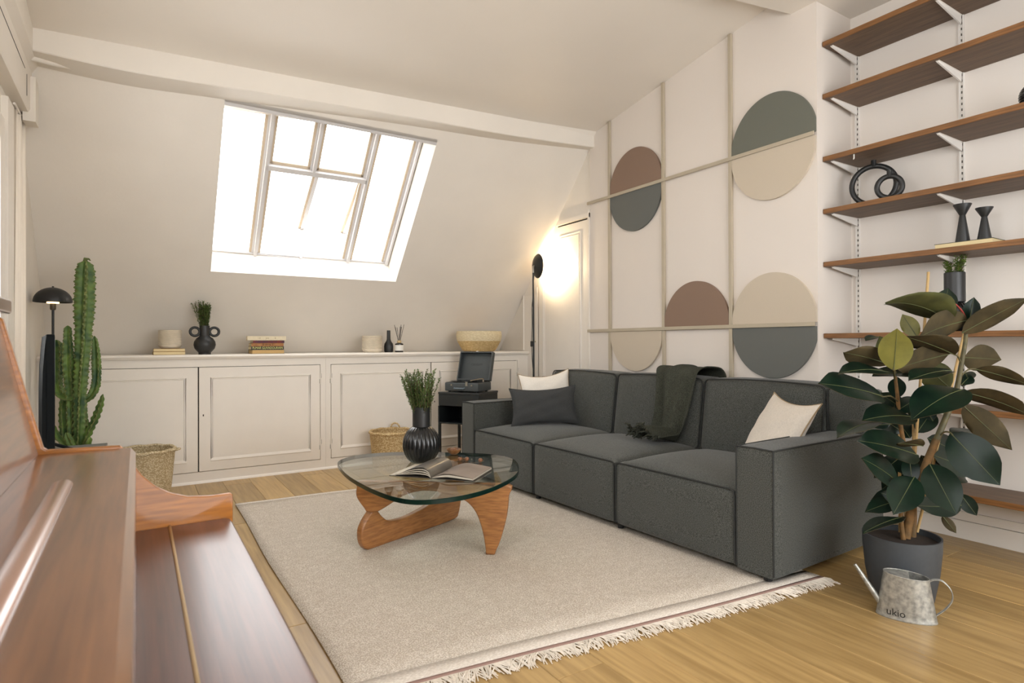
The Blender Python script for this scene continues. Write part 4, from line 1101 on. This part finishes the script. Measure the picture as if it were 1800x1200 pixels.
bk2 = basket('golden seagrass basket standing behind the coffee table', (1.925, 5.075, 0), .195, .165, .315, SEAG2, [(R(60), 'up'), (R(-120), 'in')])

# ================================================================== THINGS ON THE COFFEE TABLE
GZ = .3968
v = fluted_vase('fluted black vase holding a bunch of green sprigs on the coffee table', (1.437, 3.30, GZ), .112, .215, .0525, .115, 22)
sprigs(v, 'greens', .26, .035, 84, .30, .40, GRN, STEM, 41, .0145, 330, .5, .03)
# open photo book
bkT = thing('open_book', 'large open photo book lying on the glass table top', 'book', (1.294 + .145 * .797, 2.862 + .145 * .604, GZ), math.atan2(-.76, .65))
# local: x = page width to the right, y = along the spine away from the viewer
PAGE = M('printed_page_mauve', (142, 128, 118), .45, col2=(112, 100, 92), vscale=6, coat=.2)
PAGE2 = M('printed_page_grey', (118, 110, 98), .4, col2=(84, 80, 74), vscale=5, coat=.3)
PEDGE = M('page_edges', (196, 188, 172), .8, var=.2, vscale=60, stretch=(1, 1, 40))
CLOTH = M('book_cover_dark', (60, 54, 48), .7)
def sheet(fn, y0, y1, th_, n=22):
    b = MB(); vs = []; fs = []
    for i in range(n + 1):
        x, z = fn(i / n)
        for y, zz in ((y0, z), (y1, z), (y0, z - th_), (y1, z - th_)): vs.append((x, y, max(zz, .0022)))
    for i in range(n):
        a, c = i * 4, (i + 1) * 4
        fs += [(a, a + 1, c + 1, c), (a + 2, c + 2, c + 3, a + 3), (a, c, c + 2, a + 2), (a + 1, a + 3, c + 3, c + 1)]
    fs += [(0, 2, 3, 1), (n * 4, n * 4 + 1, n * 4 + 3, n * 4 + 2)]
    return b.add(vs, fs)
hy = .146
MB().box(-.245, -.008, -hy - .004, hy + .004, 0, .002).box(.008, .240, -hy - .004, hy + .004, 0, .002).box(-.008, .008, -hy - .004, hy + .004, 0, .003).build('cover', CLOTH, bkT, 0)
def right(t, hmax, hend): return (.004 + t * .228, .006 + hmax * math.sin(min(1, t * 2.1) * PI / 2) * (1 - .35 * t) * (1 if t < .5 else 1) - (hmax - hend) * max(0, t - .35) ** 1.2)
def left(t, hmax, wid=.236): return (-.004 - t * wid, .005 + hmax * math.sin(PI * min(1, t * 1.02) ** .55) ** .9)
for k, (hm, he, m) in enumerate(((.014, .004, PEDGE), (.021, .008, PEDGE), (.030, .012, PAGE))):
    sheet(lambda t: right(t, hm, he), -hy, hy, .0045 if k < 2 else .0012).build('right_page', m, bkT, 50)
for k, (hm, wd, m) in enumerate(((.016, .236, PEDGE), (.028, .222, PEDGE), (.040, .212, PEDGE), (.050, .205, PAGE2))):
    sheet(lambda t: left(t, hm, wd), -hy, hy, .003 if k < 3 else .0012).build('left_page', m, bkT, 50)
# wooden bowl and nuts
NUT = M('hazelnut_brown', (124, 80, 50), .35, var=.2, vscale=60)
t = thing('nut_bowl', 'small carved wooden bowl holding nuts on the glass table', 'bowl', (1.705, 3.405, GZ))
MB().lathe([(0, 0), (.018, 0), (.034, .012), (.045, .030), (.046, .034), (.042, .034), (.032, .018), (0, .010)], 32).build('bowl', M('bowl_wood', (150, 104, 60), .5, col2=(110, 70, 38), vscale=30), t, 50)
for k, (nx, ny) in enumerate(((-.016, -.006), (.006, .012), (-.004, -.022))):
    o = MB().sphere((0, 0, 0), .0125, 14, .92).build('nut', NUT, None, 80, loc=(1.705 + nx, 3.405 + ny, GZ + .030)); tag(o, 'brown nut lying inside the small wooden bowl', 'nut', 'nuts in the wooden bowl')
for (nx, ny, lab) in ((1.636, 3.186, 'brown nut beside the open book, nearest the wooden bowl'), (1.672, 3.165, 'brown nut on the glass just beyond the open page'), (1.722, 3.088, 'brown nut lying apart on the right of the open book')):
    o = MB().sphere((0, 0, 0), .0135, 16, .92).build('nut', NUT, None, 80, loc=(nx, ny, GZ + .0125)); tag(o, lab, 'nut', 'nuts on the glass table')

# ================================================================== WATERING CAN
GALV = M('galvanised_zinc', (184, 183, 176), .42, .6, col2=(134, 135, 131), vscale=46, detail=6, bump=.05, bscale=60)
can = thing('watering_can', 'galvanised oval watering can with long spout in front of the plant pot', 'watering can', (2.60, 1.175, 0), R(-63))
can.scale = (.80, .80, .84)
# local x = long axis of the oval (spout at -x, handle at +x)
def oval(a, b_, z, n=48, dz=lambda c: 0): return [(a * math.cos(2 * PI * k / n), b_ * math.sin(2 * PI * k / n), z + dz(math.cos(2 * PI * k / n))) for k in range(n)]
n = 48; top = lambda c: -.006 * c
rings = [oval(.130, .066, 0), oval(.131, .067, .004), oval(.1285, .0655, .008)] + [oval(.1285 - .032 * k / 8, .0655 - .004 * k / 8, .008 + .196 * k / 8, dz=(lambda c, k=k: top(c) * k / 8)) for k in range(1, 9)]
b = MB(); vs = [p for r_ in rings for p in r_]; fs = [tuple(range(n))[::-1]]
for i in range(len(rings) - 1):
    for j in range(n): fs.append((i * n + j, i * n + (j + 1) % n, (i + 1) * n + (j + 1) % n, (i + 1) * n + j))
b.add(vs, fs).build('body', GALV, can, 40)
rim = oval(.0968, .0617, .204, dz=top)
MB().tube(rim, .0026, 6, closed=True).build('rim', GALV, can, 80)
cov = [p for p in oval(.0955, .0605, .2015, 96, top) if p[0] < .018]
cov.sort(key=lambda p: math.atan2(p[1], p[0]) % (2 * PI))
MB().add(cov + [(p[0], p[1], p[2] - .0015) for p in cov], [tuple(range(len(cov))), tuple(range(len(cov), 2 * len(cov)))[::-1]] + [(i, (i + 1) % len(cov), len(cov) + (i + 1) % len(cov), len(cov) + i) for i in range(len(cov))]).build('half_cover', GALV, can, 0)
MB().add([(p[0] * .97, p[1] * .97, .12) for p in oval(.105, .062, 0)], [tuple(range(48))]).build('inside', M('can_inside', (60, 64, 60), .4, .6), can, 0)
MB().tube([(-.105, 0, .045), (-.150, 0, .11), (-.215, 0, .205), (-.222, 0, .214)], [.0165, .0135, .0085, .0085], 14).build('spout', GALV, can, 60)
hp = spline([(.092, .0, .186), (.115, 0, .202), (.150, 0, .200), (.182, 0, .165), (.186, 0, .120), (.160, 0, .075), (.122, 0, .036)], 8, False)
b = MB()
for e in (-.008, .008): b.tube([(p.x, e, p.z) for p in hp], .0024, 6)
b.grid(lambda u, v: (hp[min(len(hp) - 1, int(round(u * (len(hp) - 1))))].x, -.008 + .016 * v, hp[min(len(hp) - 1, int(round(u * (len(hp) - 1))))].z), len(hp) - 1, 2)
b.build('handle', GALV, can, 80)
tm = text_mesh('ukio', .044, .0003)
out = []
for x, y, z in tm.v:       # lettering wrapped onto the oval side
    zz = .034 + y * 1.05; xx = x * 1.05 - .046
    a_, b_2 = .1285 - .032 * (zz - .008) / .196, .0655 - .004 * (zz - .008) / .196
    out.append((xx, -b_2 * math.sqrt(max(0, 1 - (xx / a_) ** 2)) - .0006 - z, zz))
tm.v = out
tm.build('lettering', M('lettering_black', (22, 22, 22), .6), can, 0)

# ================================================================== CACTUS
CACT = M('euphorbia_green', (104, 132, 58), .55, col2=(38, 72, 40), vscale=13, bump=.15, bscale=60)
CRIM = M('euphorbia_ridge', (112, 122, 66), .7, col2=(76, 92, 48), vscale=60)
cac = thing('cactus', 'tall branching green cactus behind the television', 'cactus', (-.325, 4.36, 0))
MB().lathe([(0, 0), (.12, 0), (.15, .30), (.155, .36), (.14, .36), (.135, .33), (0, .33)], 36).build('pot', M('cactus_pot', (88, 86, 82), .8), cac, 40)
MB().lathe([(0, .325), (.136, .325), (.136, .336), (0, .345)], 24).build('soil', M('soil', (46, 36, 28), .95, bump=.6, bscale=90), cac, 40)
def cactus_arm(pts, rads, ribs=4, twist=.25, seed=0):
    """ridged column: star section whose ridges scallop along the length"""
    K = 10; ctrl = [Vector(p) for p in pts]; sp = spline(ctrl, K, False)
    rg = random.Random(seed)
    def rad(c):
        i = min(int(c), len(rads) - 2); return rads[i] * (1 - (c - i)) + rads[i + 1] * (c - i)
    fine = [(sp[0], 0.0)]
    for q, (a, c) in enumerate(zip(sp, sp[1:])):
        k = max(1, int((c - a).length / .005)); fine += [(a.lerp(c, (j + 1) / k), (q + (j + 1) / k) / K) for j in range(k)]
    per = 10; n = ribs * per; vs = []; fs = []; mi = []; prev = None; dist = 0; m = len(fine); th0 = rg.uniform(0, 1.5)
    for i in range(m):
        p, cpar = fine[i]
        t = (fine[min(i + 1, m - 1)][0] - fine[max(i - 1, 0)][0]).normalized()
        q = prev if prev is not None else Vector((1, 0, 0))
        a = (q - t * q.dot(t)).normalized(); b_ = t.cross(a); prev = a
        if i: dist += (p - fine[i - 1][0]).length
        rr = rad(min(cpar, len(rads) - 1))
        left = m - 1 - i
        if left < 5: rr *= (.10, .45, .66, .82, .94)[left]
        pinch = 1 - .07 * max(0, math.sin(dist * 26 + seed)) ** 2
        for j in range(n):
            th = 2 * PI * j / n + twist * dist + th0
            c = abs(math.cos(ribs / 2 * 2 * PI * j / n)) ** 3.0
            sc_ = .34 * c * abs(math.sin(dist * 80 + (j // per) * 1.7)) ** 2
            vs.append(p + (a * math.cos(th) + b_ * math.sin(th)) * rr * pinch * (.38 + .46 * c + sc_))
    for i in range(m - 1):
        for j in range(n):
            fs.append((i * n + j, i * n + (j + 1) % n, (i + 1) * n + (j + 1) % n, (i + 1) * n + j))
            jj = (j + .5) % per; mi.append(1 if (jj < 1 or jj > per - 1) else 0)
    mb = MB().add(vs, fs); mb.mi = mi
    mb.add([], [])
    mb.f.append(tuple((m - 1) * n + j for j in range(n))); mb.mi.append(0)
    mb.f.append(tuple(range(n))[::-1]); mb.mi.append(0)
    return mb
CD = 3.93      # distance of the cactus from the eye
def cp(x, y, dd=0): return P(x, y, CD + dd)
arms = [
 ([(138, 850), (139, 777), (141, 690), (146, 600), (149, 520), (150, 475), (150, 458)], [.030, .032, .036, .046, .058, .050, .024], 4, 0),
 ([(128, 850, .03), (126, 770, .03), (124, 700, .02), (120, 640, -.02), (119, 572, -.03)], [.022, .022, .026, .034, .022], 4, 1),
 ([(132, 702, .0), (110, 696, .03), (100, 674, .05), (99, 630, .06), (99, 597, .06)], [.022, .028, .036, .042, .042], 4, 2),
 ([(143, 706, .02), (160, 695, .05), (169, 672, .07), (169, 630, .08), (166, 590, .08)], [.020, .024, .028, .028, .016], 4, 3),
 ([(145, 785, .0), (152, 768, .0), (166, 738, .02), (176, 712, .03), (181, 692, .03)], [.020, .024, .026, .022, .008], 3, 4),
 ([(128, 790, -.02), (112, 778, -.04), (100, 765, -.05), (94, 745, -.06)], [.020, .026, .024, .010], 4, 5),
 ([(118, 800, .05), (112, 760, .06), (110, 715, .06), (116, 690, .04)], [.020, .024, .022, .018], 4, 6),
 ([(152, 800, .05), (150, 770, .06), (147, 730, .06), (145, 700, .05)], [.022, .030, .026, .024], 4, 7),
 ([(130, 790, -.05), (121, 772, -.07), (116, 760, -.08)], [.018, .022, .012], 4, 8),
 ([(146, 795, -.06), (156, 778, -.08), (158, 768, -.08)], [.018, .022, .012], 4, 9)]
for pts, rads, rb, sd in arms:
    q = [cp(*p) for p in pts]
    mb = cactus_arm(q, rads, rb, .35, sd)
    wb(mb, 'stem', None, cac, 50, [CACT, CRIM])
# stubby dried tip
wb(MB().tube([cp(150, 459), cp(150, 455), cp(156, 455), cp(159, 458)], [.014, .012, .006, .003], 8), 'dried_tip', CRIM, cac, 60)

# ================================================================== RUBBER PLANT
PD = 2.62
pc = P(1585, 1043, 2.58); pc.z = 0
ficus = thing('rubber_plant', 'tall rubber plant with big dark glossy leaves in a grey pot', 'plant', (pc.x, pc.y, 0))
POT = M('slate_pot', (60, 64, 68), .6, var=.05, vscale=60)
MB().lathe([(0, 0), (.108, 0), (.118, .006), (.138, .12), (.147, .22), (.148, .268), (.141, .268), (.139, .235), (0, .235)], 56).build('pot', POT, ficus, 45)
MB().lathe([(0, .238), (.139, .238), (.138, .244), (.07, .250), (0, .254)], 36).build('soil', MATS['soil'], ficus, 60)
BARK = M('rubber_bark', (122, 88, 46), .8, col2=(84, 64, 34), vscale=30, bump=.5, bscale=80)
GSTEM = M('rubber_green_stem', (88, 80, 46), .6, col2=(66, 62, 36), vscale=40)
CANE = M('bamboo_cane', (172, 142, 92), .7, var=.1, vscale=30)
def trunk(name, pts, rads, mat):
    q = [P(*p) for p in pts]
    s_ = spline(q, 5, False); m = len(s_)
    rr = [rads[0] + (rads[-1] - rads[0]) * i / (m - 1) for i in range(m)]
    return wb(MB().tube(s_, rr, 10), name, mat, ficus, 70)
trunk('trunk', [(1592, 945, 2.56), (1600, 905, 2.56), (1612, 860, 2.55), (1628, 815, 2.55), (1646, 772, 2.55)], (.018, .014), BARK)
trunk('trunk', [(1646, 774, 2.55), (1662, 735, 2.56), (1680, 690, 2.58), (1690, 640, 2.58), (1697, 598, 2.58), (1699, 560, 2.58)], (.013, .007), GSTEM)
trunk('trunk', [(1604, 945, 2.60), (1606, 900, 2.62), (1604, 860, 2.64), (1592, 800, 2.62), (1582, 740, 2.60), (1577, 690, 2.58), (1572, 650, 2.56)], (.014, .006), BARK)
trunk('trunk', [(1588, 948, 2.55), (1584, 910, 2.56), (1588, 880, 2.56)], (.010, .007), BARK)
for a, c in (((1598, 940, 2.60), (1632, 478, 2.70)), ((1582, 935, 2.66), (1581, 760, 2.66)), ((1592, 935, 2.68), (1592, 790, 2.68)), ((1612, 935, 2.62), (1708, 530, 2.66)), ((1604, 935, 2.70), (1606, 740, 2.72))):
    wb(MB().tube([P(*a), P(*c)], .0062, 8), 'cane', CANE, ficus, 60)
trunk('bud', [(1699, 565, 2.575), (1692, 548, 2.57), (1680, 534, 2.565)], (.006, .002), M('red_sheath', (150, 52, 44), .5))
wb(MB().puff(0, .07, -.02, .02, 0, .008, .004, 3), 'bark_chip', M('bark_chip', (196, 150, 84), .8), ficus, 60).location = P(1607, 957, 2.44) - Vector((pc.x, pc.y, 0)) + Vector((0, 0, .012))

TOPL = M('leaf_top', (20, 38, 26), .33, col2=(13, 27, 20), vscale=14, spec=.24)
UNDER_B = M('leaf_under_brown', (72, 62, 40), .7, col2=(52, 46, 29), vscale=16, spec=.2)
UNDER_O = M('leaf_under_olive', (74, 76, 40), .65, col2=(56, 58, 31), vscale=16, spec=.2)
UNDER_Y = M('leaf_under_yellow', (122, 118, 54), .5, col2=(98, 96, 42), vscale=14)
RIB = M('leaf_rib', (78, 84, 48), .5)
def leaf(bx, by, bd, tx, ty, td, wpx, face='t', under=None, droop=.10, vfold=.12, ratio=None, petiole=None):
    """one broad leaf from its base to its tip; face 't' shows the glossy top, 'u' the underside"""
    B, T = P(bx, by, bd), P(tx, ty, td)
    L = (T - B).length; a = (T - B).normalized(); mid = (B + T) / 2
    v = (EYE - mid); v = (v - a * v.dot(a)).normalized()
    wapp = 1.06 * wpx / FPX * (bd + td) / 2
    Wd = max(wapp, L * (ratio or .46))
    cth = min(1, wapp / Wd); sth = math.sqrt(max(0, 1 - cth * cth)); s_ = v.cross(a)
    best = None
    for sg in (1, -1):
        nn = (v * cth * (1 if face == 't' else -1) + s_ * sg * sth)
        if best is None or nn.z > best.z: best = nn
    nrm = best.normalized(); wv = a.cross(nrm).normalized()
    NU, NV = 12, 6
    def surf(u, s):      # u along, s across -1..1
        e = math.sin(PI * min(1, u ** .92)) ** .70 if 0 < u < 1 else 0
        e = e * (1 - .45 * max(0, u - .78) / .22)
        c = B + a * (L * u) + nrm * (droop * L * (4 * u * (1 - u)) * .5)
        hw = Wd / 2 * e
        return c + wv * (s * hw) + nrm * (vfold * abs(s) ** 1.3 * hw) + nrm * (.012 * L * math.sin(u * 9 + bx) * s)
    mb = MB(); th_ = .0016
    top_ = [surf(i / NU, 2 * j / NV - 1) for i in range(NU + 1) for j in range(NV + 1)]
    bot = [p - nrm * th_ for p in top_]
    k = len(top_); mb.add(top_ + bot, [])
    q = NV + 1
    for i in range(NU):
        for j in range(NV):
            f = (i * q + j, (i + 1) * q + j, (i + 1) * q + j + 1, i * q + j + 1)
            mb.f.append(f); mb.mi.append(0); mb.f.append(tuple(k + x for x in f[::-1])); mb.mi.append(1)
    for i in range(NU):
        for j in (0, NV):
            f = (i * q + j, (i + 1) * q + j, k + (i + 1) * q + j, k + i * q + j); mb.f.append(f); mb.mi.append(1)
    o = wb(mb, 'leaf', None, ficus, 80, [TOPL, under or UNDER_B])
    rb = MB().tube([surf(u, 0) + nrm * (.0004 if face == 't' else -.0020) for u in [i / 10 for i in range(10)] + [.97]], [.0022 - .0017 * i / 10 for i in range(11)], 5)
    r_ = wb(rb, 'midrib', RIB, ficus, 80)
    r_.parent = o
    if petiole:
        wb(MB().tube(spline([P(*petiole), (P(*petiole) + B) / 2 + Vector((0, 0, .012)), B, surf(.06, 0)], 4, False), .0034, 6), 'petiole', GSTEM, ficus, 80)
    return o
O, Y_, BR = UNDER_O, UNDER_Y, UNDER_B
# top of the plant
leaf(1674, 566, 2.56, 1556, 533, 2.40, 44, 'u', O, .16, .25)
leaf(1612, 592, 2.66, 1586, 552, 2.70, 26, 'u', Y_, .05)
leaf(1571, 651, 2.42, 1577, 577, 2.36, 50, 'u', Y_, .06, .06, .62, (1573, 668, 2.52))
leaf(1576, 648, 2.50, 1546, 590, 2.50, 34, 'u', O, .06)
leaf(1563, 640, 2.52, 1482, 619, 2.44, 36, 'u', BR, .06, petiole=(1576, 660, 2.55))
leaf(1568, 656, 2.50, 1473, 657, 2.40, 19, 't', BR, .12)
leaf(1607, 655, 2.58, 1533, 660, 2.52, 18, 't', BR, .05)
leaf(1553, 697, 2.52, 1438, 674, 2.38, 38, 't', BR, .06, petiole=(1578, 705, 2.58))
leaf(1678, 623, 2.56, 1586, 590, 2.44, 34, 'u', BR, .05, petiole=(1690, 640, 2.58))
leaf(1668, 622, 2.60, 1576, 648, 2.52, 42, 'u', BR, .05)
leaf(1702, 562, 2.56, 1613, 594, 2.46, 44, 'u', BR, .10)
leaf(1690, 585, 2.56, 1806, 524, 2.44, 34, 'u', BR, .02)
leaf(1722, 572, 2.62, 1768, 558, 2.72, 9, 'u', BR, .02)
leaf(1704, 566, 2.57, 1712, 522, 2.56, 24, 't', O, .05, .6)
leaf(1700, 562, 2.59, 1722, 540, 2.62, 16, 't', O, .05, .5)
leaf(1655, 556, 2.66, 1667, 506, 2.72, 34, 't', O, .02)
leaf(1694, 628, 2.62, 1760, 632, 2.66, 44, 'u', BR, .05, ratio=.6)
leaf(1714, 648, 2.58, 1812, 677, 2.48, 24, 'u', BR, .08, petiole=(1688, 662, 2.58))
leaf(1673, 651, 2.52, 1597, 669, 2.42, 22, 't', BR, .08)
leaf(1670, 682, 2.64, 1620, 638, 2.68, 46, 'u', O, .03)
leaf(1694, 684, 2.52, 1602, 738, 2.36, 58, 't', BR, .12)
leaf(1690, 688, 2.60, 1812, 730, 2.56, 30, 'u', BR, .10)
leaf(1692, 712, 2.56, 1779, 791, 2.48, 44, 'u', BR, .14, petiole=(1672, 722, 2.57))
leaf(1690, 676, 2.64, 1706, 660, 2.72, 22, 't', BR, .02)
leaf(1696, 655, 2.66, 1700, 674, 2.78, 22, 't', BR)
# middle
leaf(1670, 760, 2.50, 1758, 853, 2.36, 66, 't', BR, .10, petiole=(1650, 768, 2.55))
leaf(1674, 764, 2.60, 1723, 760, 2.70, 16, 't', BR, .06)
leaf(1634, 815, 2.48, 1681, 904, 2.34, 55, 't', BR, .08)
leaf(1640, 800, 2.60, 1712, 828, 2.66, 40, 't', BR, .06)
leaf(1636, 830, 2.62, 1697, 838, 2.74, 30, 't', BR, .06)
leaf(1690, 888, 2.50, 1612, 888, 2.46, 36, 't', BR, -.10)
leaf(1688, 868, 2.52, 1717, 906, 2.48, 24, 't', BR, .06)
leaf(1656, 906, 2.56, 1681, 937, 2.52, 15, 'u', BR, .06)
leaf(1606, 733, 2.54, 1515, 739, 2.42, 36, 't', BR, .10)
leaf(1548, 742, 2.52, 1471, 770, 2.40, 26, 't', BR, .14)
leaf(1566, 745, 2.60, 1530, 748, 2.62, 14, 't', BR)
leaf(1614, 800, 2.54, 1507, 774, 2.42, 44, 't', BR, .06)
leaf(1622, 783, 2.48, 1578, 779, 2.40, 14, 'u', BR, .04)
leaf(1578, 848, 2.54, 1514, 805, 2.42, 38, 't', BR, .08)
leaf(1607, 838, 2.48, 1570, 904, 2.36, 52, 't', BR, .08)
leaf(1588, 908, 2.52, 1517, 937, 2.42, 20, 't', BR, .06)
# inner, shaded ones
leaf(1590, 790, 2.68, 1560, 830, 2.72, 30, 't', BR)
leaf(1612, 760, 2.66, 1640, 720, 2.74, 34, 't', BR)
leaf(1600, 770, 2.72, 1572, 730, 2.80, 34, 't', BR)
leaf(1620, 800, 2.70, 1650, 850, 2.78, 36, 't', BR)
leaf(1575, 700, 2.62, 1578, 662, 2.66, 26, 't', BR)
leaf(1590, 870, 2.70, 1530, 880, 2.74, 30, 't', BR)
leaf(1610, 860, 2.66, 1648, 880, 2.70, 26, 't', BR)
leaf(1580, 880, 2.66, 1520, 900, 2.64, 26, 't', BR)
leaf(1545, 592, 2.66, 1521, 598, 2.60, 9, 't', BR)
leaf(1600, 700, 2.66, 1630, 740, 2.72, 34, 't', BR)
leaf(1590, 830, 2.74, 1550, 860, 2.80, 30, 't', BR)

for q in ((1588, 760, 2.64, 1528, 720, 2.66, 30), (1590, 720, 2.66, 1545, 690, 2.70, 28), (1586, 800, 2.62, 1536, 840, 2.60, 30), (1612, 700, 2.62, 1570, 726, 2.58, 26),
          (1630, 770, 2.66, 1690, 800, 2.72, 34), (1640, 740, 2.68, 1612, 690, 2.76, 32), (1608, 830, 2.60, 1560, 800, 2.66, 28), (1600, 880, 2.60, 1548, 866, 2.62, 28),
          (1625, 840, 2.58, 1660, 872, 2.62, 28), (1650, 700, 2.66, 1600, 712, 2.72, 30), (1598, 800, 2.56, 1604, 852, 2.52, 26), (1640, 860, 2.66, 1690, 862, 2.74, 26)):
    leaf(*q, 't', BR, .08)
